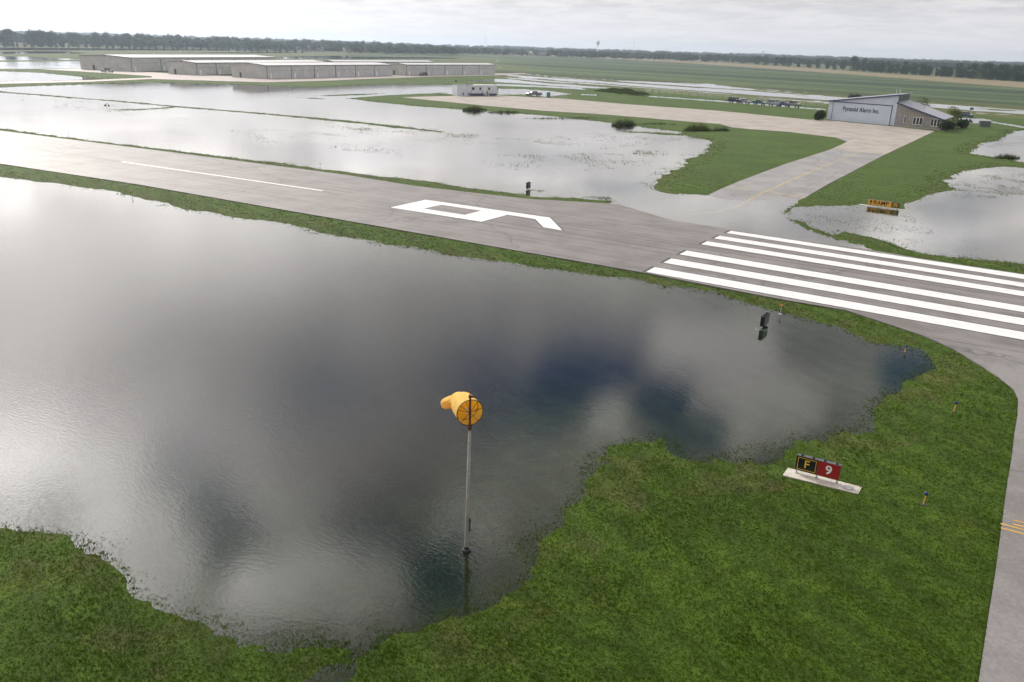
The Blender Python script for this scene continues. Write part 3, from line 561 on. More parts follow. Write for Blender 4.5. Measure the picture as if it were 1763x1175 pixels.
rsl=MB().box((-L2-.9,-.18,-.2),(L2+.35,.4,.02)).build('concrete_slab',slabm); rsl.location=(mid[0],mid[1],0); rsl.rotation_euler=(0,0,ang_); tag(rsl,'long low concrete slab awash under the amber RAMP sign','slab')
# two sign cases seen from the end, standing in water
def endsign(xl,yb,ytop,wpx,label):
    p=g(xl,yb,.05); H=hgt(p,ytop); e=empty('guidance_sign',(p[0],p[1],0),R(90),label,'airfield sign','airfield signs seen nearly edge on in the flood')
    az=math.atan2(p[1]-CY,p[0]-CX); dist_=float(np.linalg.norm(p-CAM)); W=wpx*dist_/FPX; Ln=min(1.9,W/max(.25,abs(math.sin(az-R(90))))*.55)
    z0=.12
    MB().box((-Ln/2,-.11,z0),(Ln/2,.11,H-.04)).build('case',blk,e)
    MB().box((-Ln/2+.05,-.125,z0+.04),(Ln/2-.05,-.111,H-.09)).build('face_panel',caseM,e)
    for x_ in (-.3*Ln,0,.3*Ln): MB().tube([(x_,0,H-.04),(x_,0,H+.03)],.045,8).build('top_clip',blk,e)
    for x_ in (-.35*Ln,.35*Ln): MB().tube([(x_,0,-.1),(x_,0,z0)],.035,8).build('leg',galv,e)
    sb_=MB().box((-Ln/2-.2,-.35,-.25),(Ln/2+.2,.35,-.07)).build('concrete_slab',slabm); sb_.location=(p[0],p[1],0); sb_.rotation_euler=(0,0,R(90)); return e,sb_
e,s_=endsign(1315.5,561,541,13,'black sign case standing edge on in the near pool below the zebra stripes'); tag(s_,'drowned concrete slab under the edge-on black sign in the near pool','slab')
e,s_=endsign(909.5,325.5,314,9,'small black sign case standing in the flooded field beyond the runway'); tag(s_,'drowned concrete slab under the black sign beyond the runway','slab')
# lights on stakes
orange=mat('orange_marker',(.75,.20,.04),.4); blueg=mat('blue_glass',(.01,.03,.22),.15); stake=mat('stake_yellow',(.65,.33,.05),.5); lensw=mat('clear_lens',(.75,.6,.45),.3)
def stakelight(kind,x,y,ytop,label,group):
    p=g(x,y,.0); hz=float(height(np.array([[p[0],p[1]]]),True,False)[0][0]); H=max(.35,min(1.1,hgt(p,ytop)))
    e=empty('edge_light',(p[0],p[1],max(hz,-.05)),0,label,'edge light',group)
    ln=rt*.05
    MB().tube([(0,0,-.05),ln+Vector((0,0,H-.14))],.022,8).build('stake',stake if kind=='blue' else galv,e)
    MB().tube([ln+Vector((0,0,H-.15)),ln+Vector((0,0,H-.11))],.05,10).build('collar',dark,e)
    mm=blueg if kind=='blue' else orange
    MB().tube([ln+Vector((0,0,H-.11)),ln+Vector((0,0,H-.05)),ln+Vector((0,0,H))],[.06,.07,.02],12).build('lens',mm,e,True)
    MB().tube([(0,0,-.01),(0,0,.02)],.12,10).build('base_plate',galv if kind!='blue' else dark,e)
stakelight('orange',1343,541,524.5,'orange topped runway light on a stake beside the edge-on black sign','runway edge lights')
stakelight('blue',1557,606,594,'blue taxiway light on a yellow stake in the tip of the pool','blue taxiway lights')
stakelight('blue',1641,711,693,'blue taxiway light on a yellow stake by the puddled grass near the curve','blue taxiway lights')
stakelight('blue',1588,872,850,'blue taxiway light on a yellow stake right of the F and 9 sign','blue taxiway lights')
stakelight('orange',227,339,329,'orange topped runway light on the near verge at the left','runway edge lights')
stakelight('orange',551,291,281,'orange topped light on the far verge above the long white dash','runway edge lights')
stakelight('orange',118,236,228,'faint orange topped light on the far verge at the left end','runway edge lights')
stakelight('dark',1046,345,336.5,'thin dark stake light where the far verge meets the flooded taxiway','taxiway stake lights')
stakelight('blue',1441,405,396,'small stake light on the grassy spit in the right pond','taxiway stake lights')
# ------------------------------------------------------------------ hangars
def ribmat(name,col,rough=.5,metal=0.,sc=3.5,axis=0,amt=.12):
    m=bpy.data.materials.new(name); m.use_nodes=True; t=NT(m.node_tree); b=t.n['Principled BSDF']; p=t.a('ShaderNodeTexCoord').outputs['Object']
    s=t.a('ShaderNodeSeparateXYZ',{0:p}); u=t.m('ADD',s.outputs[0],s.outputs[1]) if axis==2 else s.outputs[axis]
    k=t.m('FRACT',t.m('MULTIPLY',u,sc)); r=t.map(t.m('ABSOLUTE',t.m('SUBTRACT',k,.5)),.3,.5)
    c=t.mix(r,(*col,1),tuple(x*(1-amt*1.5) for x in col)+(1,)); c=t.vm('SCALE',c,t.map(t.noise(p,.35,5,.65),.3,.7,1-amt,1+amt*.6))
    t.put(b.inputs['Base Color'],c); b.inputs['Roughness'].default_value=rough; b.inputs['Metallic'].default_value=metal
    t.put(b.inputs['Normal'],t.a('ShaderNodeBump',{'Strength':.5,'Distance':.03,'Height':r})); return m
hw=ribmat('hangar_siding',(.50,.50,.47),.6,axis=2,sc=1.0); hdoor=ribmat('hangar_door',(.54,.54,.535),.6,axis=0,sc=1.2); hroof=ribmat('hangar_roof',(.54,.54,.55),.45,.0,sc=1.6,axis=0,amt=.06); trim=mat('dark_trim',(.06,.06,.065),.5); hwd=mat('white_door',(.75,.75,.74),.5); fndm=mat('foundation',(.3,.28,.25),.8)
def hangar(p0,p1,p2,ye,ya,bays,label,lens=None):
    P0,P1,P2=g(*p0),g(*p1),g(*p2); d=(P2-P0)[:2]; L=float(np.linalg.norm(d)) if lens is None else lens; d/=np.linalg.norm(d)
    W=float(np.linalg.norm((P1-P0)[:2])); he=hgt(P0,ye[1]); ap=(P0+P1)/2
    perp=np.array([-d[1],d[0]]); W=abs(float((P1-P0)[:2]@perp)) ; ha=hgt(np.array([P0[0]+perp[0]*W/2,P0[1]+perp[1]*W/2]),ya)
    ha=max(he+.6,min(ha,he+2.2))
    e=empty('hangar',(P0[0],P0[1],.1),math.atan2(d[1],d[0]),label,'hangar','long low hangars in rows by the flooded field')
    # local: x along the long wall, y across (0..W)
    MB().prism([],0,0) if False else None
    pts=[(0,0),(W,0),(W,he),(W/2,ha),(0,he)]
    V=[(0,y,z) for y,z in pts]+[(L,y,z) for y,z in pts]; n=5
    mesh('wall',V,[tuple(range(n))[::-1],tuple(range(n,2*n))]+[(i,i+n,(i+1)%n+n,(i+1)%n)[::-1] for i in (0,1,4)],hw,e)
    o_=.25; th=.12; sl_=(ha-he)/(W/2)
    prof=[(-o_,he-sl_*o_+.02),(W/2,ha+.02),(W+o_,he-sl_*o_+.02),(W+o_,he-sl_*o_+.02+th),(W/2,ha+.02+th),(-o_,he-sl_*o_+.02+th)]
    V=[(-.3,y,z) for y,z in prof]+[(L+.3,y,z) for y,z in prof]; n=6
    rf=mesh('roof',V,[tuple(range(n))[::-1],tuple(range(n,2*n))]+[(i,i+n,(i+1)%n+n,(i+1)%n)[::-1] for i in range(n)],hroof,e)
    t1=MB(); 
    t1.box((-.33,-.33,he-sl_*o_-.12),(L+.33,-.26,he-sl_*o_+.10))
    for y0,z0_,y1,z1_ in ((-.25,he-.1,W/2,ha),(W/2,ha,W+.25,he-.1)): t1.tube([(-.33,y0,z0_),(-.33,y1,z1_)],.09,4)
    t1.tube([(-.08,-.08,0),(-.08,-.08,he)],.11,6).build('gutter_trim',trim,e)
    bl=L/bays; 
    for k in range(bays):
        x0=k*bl+.35; x1=(k+1)*bl-.35
        dd=MB().box((x0,-.06,.05),(x1,-.003,he*.60)).box((x0,-.06,he*.60+.06),(x1,-.003,he*.90)).build('bay_door',hdoor,e)
        MB().box((x0,-.05,he*.60),(x1,-.02,he*.60+.06)).build('hinge_line',trim,dd)
        if k<bays-1: MB().box((x1+.28,-.12,0),(x1+.42,-.003,he*.93)).build('post',trim,e)
        MB().box((x0+1.4,-.09,.06),(x0+2.4,-.062,2.1)).build('side_door',hwd,dd)
    MB().box((-.10,W*.72,.05),(-.003,W*.72+1.0,2.1)).build('gable_door',trim,e)
    MB().box((-.25,W/2-.3,ha-.55),(-.02,W/2+.3,ha-.3)).build('gable_lamp',dark,e)
    return e,P0,L,W,he,ha
hangar((460.4,136.8),(404.3,133.2),(674.5,131.2),(0,113.7),109.0,6,'nearest long hangar with six grey bay doors, in front of the others')
hangar((699.8,131),(676,129.4),(851.8,128.6),(0,112.2),110,5,'long hangar behind and right of the nearest one, dark car at its doors')
eB=hangar((339.9,130.3),(290,127.8),(560,124.5),(0,109.1),105.2,8,'second hangar row, partly hidden behind the left end of the nearest hangar')
eA=hangar((227.6,124.1),(153.5,119.8),(475,118.0),(0,100.1),95.2,6,'leftmost and tallest hangar, with a broad blank gable end')
for o in [c for c in C.objects if c.name.startswith('hangar')][:0]: pass
p=g(560,118.5); hangar((575,120.5),(553,119.5),(745,119.0),(0,106.8),104.2,6,'farthest hangar of which only the pale roof shows over the others')
for bx,by,hh_ in ((279,94.5,3.0),(330,96,3.0)):
    q_=eA[0]; 
for k,(fx_,hh_) in enumerate(((.28,1.6),(.45,2.6))):
    MB().tube([(eA[2]*fx_,eA[3]/2,eA[5]),(eA[2]*fx_,eA[3]/2,eA[5]+hh_)],.12,6).build('roof_mast',galv,eA[0])
# ------------------------------------------------------------------ company building
wsid=ribmat('white_metal_siding',(.47,.53,.61),.5,.0,sc=1.6,axis=0,amt=.05); stone=mat('split_stone',(.25,.228,.205),.85,var=.35,sc=4,bump=.8,bs=6); groof=ribmat('grey_standing_roof',(.30,.31,.36),.45,.0,sc=1.2,axis=0,amt=.06); navy=mat('navy_trim',(.03,.045,.10),.5); glass=mat('dark_window_glass',(.03,.035,.04),.12,var=.3); gdoor=mat('grey_steel_door',(.20,.23,.28),.5); frm=mat('white_window_frame',(.7,.7,.68),.5); letm=mat('grey_lettering',(.055,.065,.085),.5)
A0=g(1423,206.8,.1); B0=g(1539,217.6,.1); D0=g(1618,225,.1); d=(D0-A0)[:2]; d/=np.linalg.norm(d); Lw=float((B0-A0)[:2]@d); Lt=float(np.linalg.norm((D0-A0)[:2]))
cb=empty('company_building',(A0[0],A0[1],.1),math.atan2(d[1],d[0]),'white metal hangar office with Pyramid Alarm Inc. lettering and a lower stone wing','building')
hl=hgt(A0,174.2)-.1; hr=hgt(B0,164.2)-.1; hr2=hgt(B0,177.0)-.1; he=hgt(D0,205.2)-.1
Dp=15.
V=[(0,0,0),(Lw,0,0),(Lw,0,hr),(0,0,hl)]; V=V+[(x,Dp,z) for x,y,z in V]
mesh('hangar_wall',V,[(0,1,2,3),(7,6,5,4),(0,3,7,4),(1,5,6,2)],wsid,cb)
V=[(Lw+.02,.05,0),(Lt,.05,0),(Lt,.05,he),(Lw+.02,.05,hr2)]; V=V+[(x,Dp-1,z) for x,y,z in V]
mesh('office_wall',V,[(0,1,2,3),(7,6,5,4),(1,5,6,2)],stone,cb)
def slab(x0,z0_,x1,z1_,y0,y1,th,name,m_): return mesh(name,[(x0,y0,z0_),(x1,y0,z1_),(x1,y1,z1_),(x0,y1,z0_),(x0,y0,z0_+th),(x1,y0,z1_+th),(x1,y1,z1_+th),(x0,y1,z0_+th)],[(0,3,2,1),(4,5,6,7),(0,1,5,4),(1,2,6,5),(2,3,7,6),(3,0,4,7)],m_,cb)
slab(-.5,hl-.05,Lw+.5,hr+.07,-.4,Dp+.4,.14,'hangar_roof',groof)
s2=(he-hr2)/(Lt-Lw); slab(Lw+.03,hr2+.02,Lt+.9,he+s2*.9+.02,-.55,Dp-.3,.14,'office_roof',groof)
tm=MB(); tm.add([(-.5,-.43,hl-.22),(Lw+.5,-.43,hr-.10),(Lw+.5,-.43,hr+.22),(-.5,-.43,hl+.10),(-.5,-.405,hl-.22),(Lw+.5,-.405,hr-.10),(Lw+.5,-.405,hr+.22),(-.5,-.405,hl+.10)],[(0,1,2,3),(7,6,5,4),(3,2,6,7),(0,4,5,1)])
tm.build('roof_fascia',navy,cb)
tm=MB(); tm.add([(Lw,-.58,hr2-.22),(Lt+.9,-.58,he+s2*.9-.22),(Lt+.9,-.58,he+s2*.9+.14),(Lw,-.58,hr2+.14),(Lw,-.555,hr2-.22),(Lt+.9,-.555,he+s2*.9-.22),(Lt+.9,-.555,he+s2*.9+.14),(Lw,-.555,hr2+.14)],[(0,1,2,3),(7,6,5,4),(3,2,6,7),(0,4,5,1)]); tm.build('office_fascia',navy,cb)
cw=MB().box((Lw+.03,.1,hr2+.15),(Lw+.10,Dp-.3,hr-.02)).build('clerestory_wall',navy,cb)
for k in range(4): MB().box((Lw+.11,1.0+k*3.4,hr2+.5),(Lw+.14,3.4+k*3.4,hr-.4)).build('clerestory_window',glass,cw)
for k in range(2): MB().tube([(Lw-1.2+k*.9,2,hr-.2),(Lw-1.2+k*.9,2,hr+1.3)],.06,6).tube([(Lw-1.4+k*.9,2,hr+1.0),(Lw-1.0+k*.9,2,hr+1.0)],.03,4).build('roof_vent',galv,cb)
# big door: outline
dx0,dx1=Lw*.075,Lw*.93; dz1a=hgt(A0+np.append(d*dx0,0),175.8)-.1; dz1b=hgt(A0+np.append(d*dx1,0),183.5)-.1; dzt=(dz1a+dz1b)/2
bd=MB().box((dx0,-.09,.06),(dx1,-.003,dzt)).build('hangar_door',wsid,cb)
MB().box((dx0-.12,-.13,dzt),(dx1+.12,-.003,dzt+.2)).box((dx0-.12,-.12,.05),(dx0,-.003,dzt)).box((dx1,-.12,.05),(dx1+.12,-.003,dzt)).build('door_frame',navy,bd)
MB().box((0,-.02,.0),(Lw,.0-.003,.12)).build('base_trim',trim,cb)
tx0=Lw*(1449.5-1423)/(1539-1423); tx1=Lw*(1512-1423)/(1539-1423)
tt=text('Pyramid Alarm Inc.',1.0,letm,cb,((tx0+tx1)/2,-.10,dzt*.68),RX,'company_lettering',ext=.012,bold=.03)
wtx=max(v.co.x for v in tt.data.vertices)-min(v.co.x for v in tt.data.vertices); k=(tx1-tx0)/wtx; tt.scale=(k,k*1.15,1)
def xat(px): # facade coordinate of a photo column
    lo,hi=0,Lt
    for _ in range(30):
        m_=(lo+hi)/2
        if proj(A0+np.append(d*m_,0))[0]<px: lo=m_
        else: hi=m_
    return lo
MB().box((xat(1543.5),-.02,.0),(xat(1549),.045,2.15)).build('entrance_door',gdoor,cb)
def window(px0,px1,n,z0_,z1_):
    x0,x1=xat(px0),xat(px1); f=MB().box((x0,-.04,z0_),(x1,.045,z1_)).build('window',frm,cb); wd_=(x1-x0)/n
    MB_=MB()
    for k in range(n): MB_.box((x0+k*wd_+.09,-.06,z0_+.1),(x0+(k+1)*wd_-.09,-.041,z1_-.1))
    MB_.build('pane',glass,f)
window(1554,1557.6,1,.9,2.6); window(1569.5,1586,3,.8,2.55); window(1600,1616,3,.8,2.5)
MB().box((Lw+.1,-.10,0),(Lt,.045,.25)).build('stone_plinth',fndm,cb)
for ch in list(cb.children_recursive):
    if 'lettering' in ch.name: continue
    for v in ch.data.vertices: v.co.x-=.34*max(0,v.co.y)
vq=MB().tube([(Lw+4.6,4,hr2+s2*6),(Lw+4.6,4,hr2+s2*6+.9)],.10,8).build('roof_vent',galv,cb); MB().tube([(Lw+1.2,4,hr2+s2*2.6),(Lw+1.2,4,hr2+s2*2.6+.6)],.10,8).build('roof_vent',galv,cb)
# ------------------------------------------------------------------ site office trailer
tw=ribmat('trailer_siding',(.62,.64,.68),.5,axis=0,sc=2.2,amt=.10); tskirt=mat('blue_skirting',(.02,.05,.13),.6); troof=mat('white_membrane_roof',(.78,.78,.78),.4)
A1=g(785.5,165.5,.1); B1=g(855.5,165.5,.1); d1=(B1-A1)[:2]; L1=float(np.linalg.norm(d1)); Ht=hgt(A1,147.6)
tr_=empty('site_trailer',(A1[0],A1[1],.12),math.atan2(d1[1],d1[0]),'white office trailer with small dark windows and blue skirting at the apron edge','trailer')
xs=L1*.30
MB().box((0,-.6,.0),(xs,3.2,Ht)).build('left_container',tw,tr_); MB().box((xs+.01,0,.75),(L1,3.6,Ht-.05)).build('body',tw,tr_)
MB().box((xs+.01,.06,.1),(L1-.1,3.5,.74)).build('skirting',tskirt,tr_); MB().box((xs-.0,-.12,Ht-.04),(L1+.12,3.75,Ht+.10)).build('roof',troof,tr_)
MB().box((L1*.31,1.5,Ht+.1),(L1*.45,3.0,Ht+.35)).build('roof_unit',dark,tr_)
MB().box((-.05,-.65,Ht),(xs,3.25,Ht+.1)).build('container_roof',caseM,tr_)
for k,(u,wv_) in enumerate(((.41,1.1),(.58,.8),(.80,.8))): 
    f=MB().box((L1*u-wv_/2,-.05,1.75),(L1*u+wv_/2,-.003,2.75)).build('window',frm,tr_); MB().box((L1*u-wv_/2+.08,-.07,1.83),(L1*u+wv_/2-.08,-.051,2.67)).build('pane',glass,f)
f=MB().box((L1*.665,-.05,.8),(L1*.72,-.003,2.75)).build('door',hwd,tr_)
stp=MB()
for k in range(4): stp.box((L1*.66,-.4-.3*k,.1),(L1*.77,-.1-.3*k,.72-.16*k))
stp.build('steps',galv,tr_)
for k in range(4): MB().tube([(L1*.655+(k%2)*L1*.12,-.2-(k//2)*1.1,.1),(L1*.655+(k%2)*L1*.12,-.2-(k//2)*1.1,1.6-(k//2)*.5)],.035,6).build('railing',galv,tr_)
# ------------------------------------------------------------------ people
skin_=mat('skin',(.42,.25,.17),.6)
def person(loc,rz,pose,shirt,trous,label):
    S=pose=='sit'; hipz=.50 if S else .92
    J=[(0,0,hipz),(0,0,hipz+.28),(0,0,hipz+.52),(0,-.02,hipz+.60),(0,-.02,hipz+.68),(0,-.03,hipz+.80)]; Rd=[(.15,.11),(.13,.10),(.15,.10),(.055,.055),(.085,.095),(.07,.08)]
    E_=[(0,1),(1,2),(2,3),(3,4),(4,5)]
    for s in (-1,1):
        k=len(J)
        J+=[(s*.19,0,hipz+.50),(s*.24,-.02 if not S else -.08,hipz+.24),(s*.22,-.10 if not S else -.30,hipz+.02 if not S else hipz+.14),(s*.21,-.13 if not S else -.40,hipz-.07 if not S else hipz+.13)]; Rd+=[(.055,.055),(.045,.045),(.035,.035),(.03,.04)]; E_+=[(2,k),(k,k+1),(k+1,k+2),(k+2,k+3)]
        for f_ in range(4): J.append((s*(.18+.02*f_),(-.19 if not S else -.47),(hipz-.14 if not S else hipz+.12)-.004*f_)); Rd.append((.010,.010)); E_.append((k+3,len(J)-1))
        J.append((s*.16,-.17 if not S else -.43,hipz-.08 if not S else hipz+.15)); Rd.append((.012,.012)); E_.append((k+3,len(J)-1))
        k=len(J)
        if S: J+=[(s*.09,-.02,hipz-.02),(s*.11,-.44,hipz+.02),(s*.11,-.46,.10),(s*.11,-.60,.05)]
        else: J+=[(s*.09,0,hipz-.06),(s*.11,-.02,.48),(s*.12,.02,.09),(s*.12,-.12,.045)]
        Rd+=[(.09,.09),(.062,.062),(.042,.042),(.035,.03)]; E_+=[(0,k),(k,k+1),(k+1,k+2),(k+2,k+3)]
    me=bpy.data.meshes.new('person'); me.from_pydata(J,E_,[]); o=bpy.data.objects.new('person',me); C.objects.link(o)
    md=o.modifiers.new('k','SKIN'); me.skin_vertices[0].data[0].use_root=True
    for v_,r_ in zip(me.skin_vertices[0].data,Rd): v_.radius=r_
    o.modifiers.new('b','SUBSURF').levels=1
    dg=bpy.context.evaluated_depsgraph_get(); nm=bpy.data.meshes.new_from_object(o.evaluated_get(dg)); bpy.data.objects.remove(o)
    for m_ in (skin_,shirt,trous,dark): nm.materials.append(m_)
    for pl in nm.polygons:
        c=pl.center; pl.use_smooth=True
        pl.material_index=0 if c.z>hipz+.62 or (c.y<-.07 and c.z>hipz-.2 and abs(c.x)>.13 and (not S or c.z>hipz+.08)) else 1 if c.z>hipz+.02 else 3 if c.z<.09 else 2
    o=bpy.data.objects.new('person',nm); C.objects.link(o); o.location=loc; o.rotation_euler=(0,0,rz); tag(o,label,'person')
    hz_=MB(); 
    import itertools
    for i_ in range(6):
        for j_ in range(10):
            a0,a1=math.pi/2*i_/6,math.pi/2*(i_+1)/6; b0,b1=2*math.pi*j_/10,2*math.pi*(j_+1)/10
            pt=lambda a_,b_:(.10*math.cos(a_)*math.cos(b_),-.015+.115*math.cos(a_)*math.sin(b_),hipz+.745+.135*math.sin(a_)); hz_.add([pt(a0,b0),pt(a0,b1),pt(a1,b1),pt(a1,b0)],[(0,1,2,3)])
    hz_.build('hair',mat('dark_hair',(.03,.02,.015),.6),o,True)
    return o
navyc=mat('navy_cloth',(.015,.03,.09),.8); bluec=mat('blue_cloth',(.03,.08,.25),.8); greyc=mat('grey_cloth',(.35,.36,.38),.8); jeans=mat('jeans_cloth',(.05,.07,.12),.8); khaki=mat('khaki_cloth',(.25,.2,.13),.8); plast=mat('white_plastic',(.78,.78,.78),.4)
def chair(loc,rz,label):
    e=empty('garden_chair',loc,rz,label,'chair','white chairs in front of the trailer')
    MB().box((-.24,-.24,.40),(.24,.24,.44)).build('seat',plast,e); MB().box((-.24,.22,.44),(.24,.26,.88)).build('backrest',plast,e)
    for s in (-1,1):
        MB().tube([(s*.24,-.22,.44),(s*.24,-.22,.62),(s*.24,.24,.62)],.02,6).build('armrest',plast,e)
        for y_ in (-.21,.21): MB().tube([(s*.21,y_,.40),(s*.23,y_*1.1,0)],.02,6).build('leg',plast,e)
    return e
az_=math.atan2(CY-A1[1],CX-A1[0])+math.pi/2
for (px,pose,sh,tq,lb) in ((797.5,'sit',navyc,jeans,'person in navy seated leftmost on a white chair before the trailer'),(806.5,'sit',bluec,jeans,'person in blue seated on the white chair nearest the trailer windows'),(811.5,'stand',greyc,khaki,'person in grey standing just right of the seated pair'),(830,'stand',greyc,navyc,'person in pale shirt standing on the trailer steps'),(838.8,'stand',navyc,navyc,'person in dark clothes standing right of the trailer steps')):
    p=g(px,166.3,.12)
    if pose=='sit': chair((p[0],p[1],.12),az_,'white chair under the '+('leftmost person in navy' if px<800 else 'person in blue')+' before the trailer')
    pp=(p[0],p[1],.12)
    person(pp,az_,pose,sh,tq,lb)
# picnic benches left of the trailer
wood=mat('weathered_wood',(.17,.13,.11),.8,var=.3)
def picnic(px,label):
    p=g(px,164.3,.1); e=empty('picnic_table',(p[0],p[1],.1),math.atan2(d1[1],d1[0]),label,'picnic table','picnic tables at the apron edge')
    MB().box((-.9,-.38,.70),(.9,.38,.76)).build('tabletop',wood,e)
    for s in (-1,1):
        MB().box((-.9,s*.75-.14,.42),(.9,s*.75+.14,.46)).build('bench_seat',wood,e)
        for x_ in (-.6,.6): MB().tube([(x_,s*.2,.70),(x_,s*.7,0)],.045,5).build('leg',wood,e)
picnic(757.5,'left weathered picnic table on the grass beside the trailer'); picnic(765.5,'right weathered picnic table on the grass beside the trailer')
# portable toilet, flatbed
teal=mat('teal_plastic',(.02,.22,.24),.4); p=g(944,167.5,.1); tl=empty('portable_toilet',(p[0],p[1],.1),az_-math.pi*0,'teal portable toilet standing beyond the apron fence','portable toilet')
w_=.62; hh_=hgt(p,158.5); MB().box((-w_,-w_,.1),(w_,w_,hh_-.15)).build('cabin',teal,tl); MB().add([(-w_-.04,-w_-.04,hh_-.149),(w_+.04,-w_-.04,hh_-.149),(w_+.04,w_+.04,hh_-.149),(-w_-.04,w_+.04,hh_-.149),(-w_*.7,-w_*.6,hh_+.05),(w_*.7,-w_*.6,hh_+.05),(w_*.7,w_*.6,hh_+.05),(-w_*.7,w_*.6,hh_+.05)],[(0,3,2,1),(4,5,6,7),(0,1,5,4),(1,2,6,5),(2,3,7,6),(3,0,4,7)]).build('roof',plast,tl)
MB().box((-w_*.75,-w_-.03,.2),(w_*.75,-w_-.002,hh_-.25)).build('door',mat('dark_teal',(.015,.15,.17),.4),tl); MB().box((-w_,-w_,0),(w_,w_,.099)).build('base',dark,tl)
# ------------------------------------------------------------------ cars
tyre=mat('tyre_rubber',(.02,.02,.02),.8); rim=mat('wheel_rim',(.4,.4,.4),.3,.8); headl=mat('headlamp_glass',(.7,.7,.68),.15); taill=mat('tail_lamp',(.4,.01,.01),.3)
def carpaint(n_,c_): 
    m=mat(n_,c_,.25,.3,var=.05); m.node_tree.nodes['Principled BSDF'].inputs['Coat Weight'].default_value=.6; return m
def car(loc,rz,paint_,kind,label,group=None,name='parked_car'):
    e=empty(name,loc,rz,label,'car',group)
    if kind=='suv': L,W,H=4.7,1.85,1.75; prof=[(-2.3,.42),(-2.34,.75),(-2.25,1.02),(-1.2,1.12),(1.9,1.12),(2.3,1.05),(2.34,.6),(2.28,.38)]; top=[(-1.15,1.12),(-.55,1.70),(1.95,1.72),(2.22,1.10)]
    elif kind=='pickup': L,W,H=5.4,1.9,1.8; prof=[(-2.6,.5),(-2.65,.9),(-2.5,1.08),(-1.4,1.16),(2.6,1.16),(2.68,.6),(2.6,.45)]; top=[(-1.35,1.16),(-.75,1.78),(.75,1.80),(.95,1.16)]
    else: L,W,H=4.5,1.78,1.45; prof=[(-2.2,.32),(-2.25,.6),(-2.1,.80),(-1.1,.93),(1.5,.98),(2.1,.95),(2.22,.6),(2.15,.34)]; top=[(-1.05,.93),(-.35,1.42),(.85,1.44),(1.65,.97)]
    n=len(prof); hw_=W/2; V=[];Fc=[]
    for s,k_ in ((-1,.90),(-1,1.),(1,1.),(1,.90)):
        for x_,z_ in prof: V.append((x_*(1 if k_==1. else .985),s*hw_*(1 if k_==1 else .97)*(1. if k_==1 else 1.0)+(0.06*s if k_==1 else .0)*0,z_ if k_==1. else (z_-.55)*.88+.55))
    V=[(x_,-hw_,(z_-.6)*.9+.6) for x_,z_ in prof]+[(x_*1.01,-hw_+.08,z_) for x_,z_ in prof]+[(x_*1.01,hw_-.08,z_) for x_,z_ in prof]+[(x_,hw_,(z_-.6)*.9+.6) for x_,z_ in prof]
    for r_ in range(3): Fc+=[(r_*n+i_,r_*n+(i_+1)%n,(r_+1)*n+(i_+1)%n,(r_+1)*n+i_) for i_ in range(n)]
    Fc+=[tuple(range(n)),tuple(range(4*n-1,3*n-1,-1))]
    b_=mesh('body',V,Fc,paint_,e)
    wi=hw_-.22; V=[(x_,s*(hw_-.1 if i_ in(0,3) else wi),z_) for s in (-1,1) for i_,(x_,z_) in enumerate(top)]
    gl_=mesh('cabin_glass',V,[(0,1,2,3),(7,6,5,4),(0,4,5,1),(2,6,7,3)],glass,e)
    rf=MB().box((top[1][0]-.05,-wi-.02,top[1][1]-.02),(top[2][0]+.05,wi+.02,top[2][1]+.05)).build('roof_panel',paint_,e)
    for s in (-1,1):
        MB().tube([(top[0][0],s*(hw_-.1),top[0][1]),(top[1][0],s*wi,top[1][1])],.045,4).tube([(top[3][0],s*(hw_-.1),top[3][1]),(top[2][0],s*wi,top[2][1])],.05,4).tube([((top[0][0]+top[3][0])/2,s*(hw_-.09),top[0][1]),((top[1][0]+top[2][0])/2,s*(wi+.01),top[1][1])],.04,4).build('pillar',paint_,e)
        for x_ in (-L*.31,L*.31):
            wl=MB().tube([(x_,s*(hw_-.2),.33),(x_,s*(hw_+.02),.33)],.34,16).build('wheel',tyre,e); MB().tube([(x_,s*(hw_+.021),.33),(x_,s*(hw_+.035),.33)],.2,12).build('rim',rim,wl)
        MB().box((prof[1][0]-.03,s*(hw_-.32)-.16,prof[1][1]-.08),(prof[1][0]+.05,s*(hw_-.32)+.16,prof[1][1]+.06)).build('headlight',headl,e)
        MB().box((-prof[1][0]-.1,s*(hw_-.2)-.1,prof[1][1]-.1),(-prof[1][0]+.03,s*(hw_-.2)+.1,prof[1][1]+.1)).build('tail_light',taill,e)
    MB().box((prof[0][0]-.08,-hw_*.85,prof[0][1]-.02),(prof[0][0]+.06,hw_*.85,prof[0][1]+.14)).build('bumper',dark,e)
    if kind=='pickup': MB().box((1.1,-hw_+.2,1.13),(2.5,hw_-.2,1.18)).build('load_bed',dark,e)
    return e
pd=mat
row=[(1265,177.2,'black_paint',(.02,.025,.03),'suv','black four-wheel drive, leftmost of the row of parked cars'),(1281,178.2,'pale_blue_paint',(.25,.30,.34),'sedan','pale blue-grey saloon, second from the left in the parked row'),(1307,180.2,'teal_paint',(.02,.13,.13),'sedan','dark teal car standing alone in the middle of the parked row'),(1333.5,182.2,'silver_paint',(.30,.32,.33),'suv','silver and black four-wheel drive just right of the row gap'),(1348.5,183.2,'blue_paint',(.06,.12,.30),'sedan','blue car between two four-wheel drives in the parked row'),(1364,184.2,'grey_paint',(.22,.22,.20),'pickup','grey pickup at the right end of the parked row')]
for px,py,nm_,c_,kd,lb in row:
    p=g(px,py,.0); car((p[0],p[1],.01),az_+R(random.uniform(-6,6))-math.pi/2+math.pi+R(40),carpaint(nm_,c_),kd,lb,'cars parked in a row beyond the apron')
p=g(729,131,.1); car((p[0],p[1],.12),R(90),carpaint('dark_green_paint',(.02,.03,.03)),'suv','dark car parked against the bay doors of the right hangar')
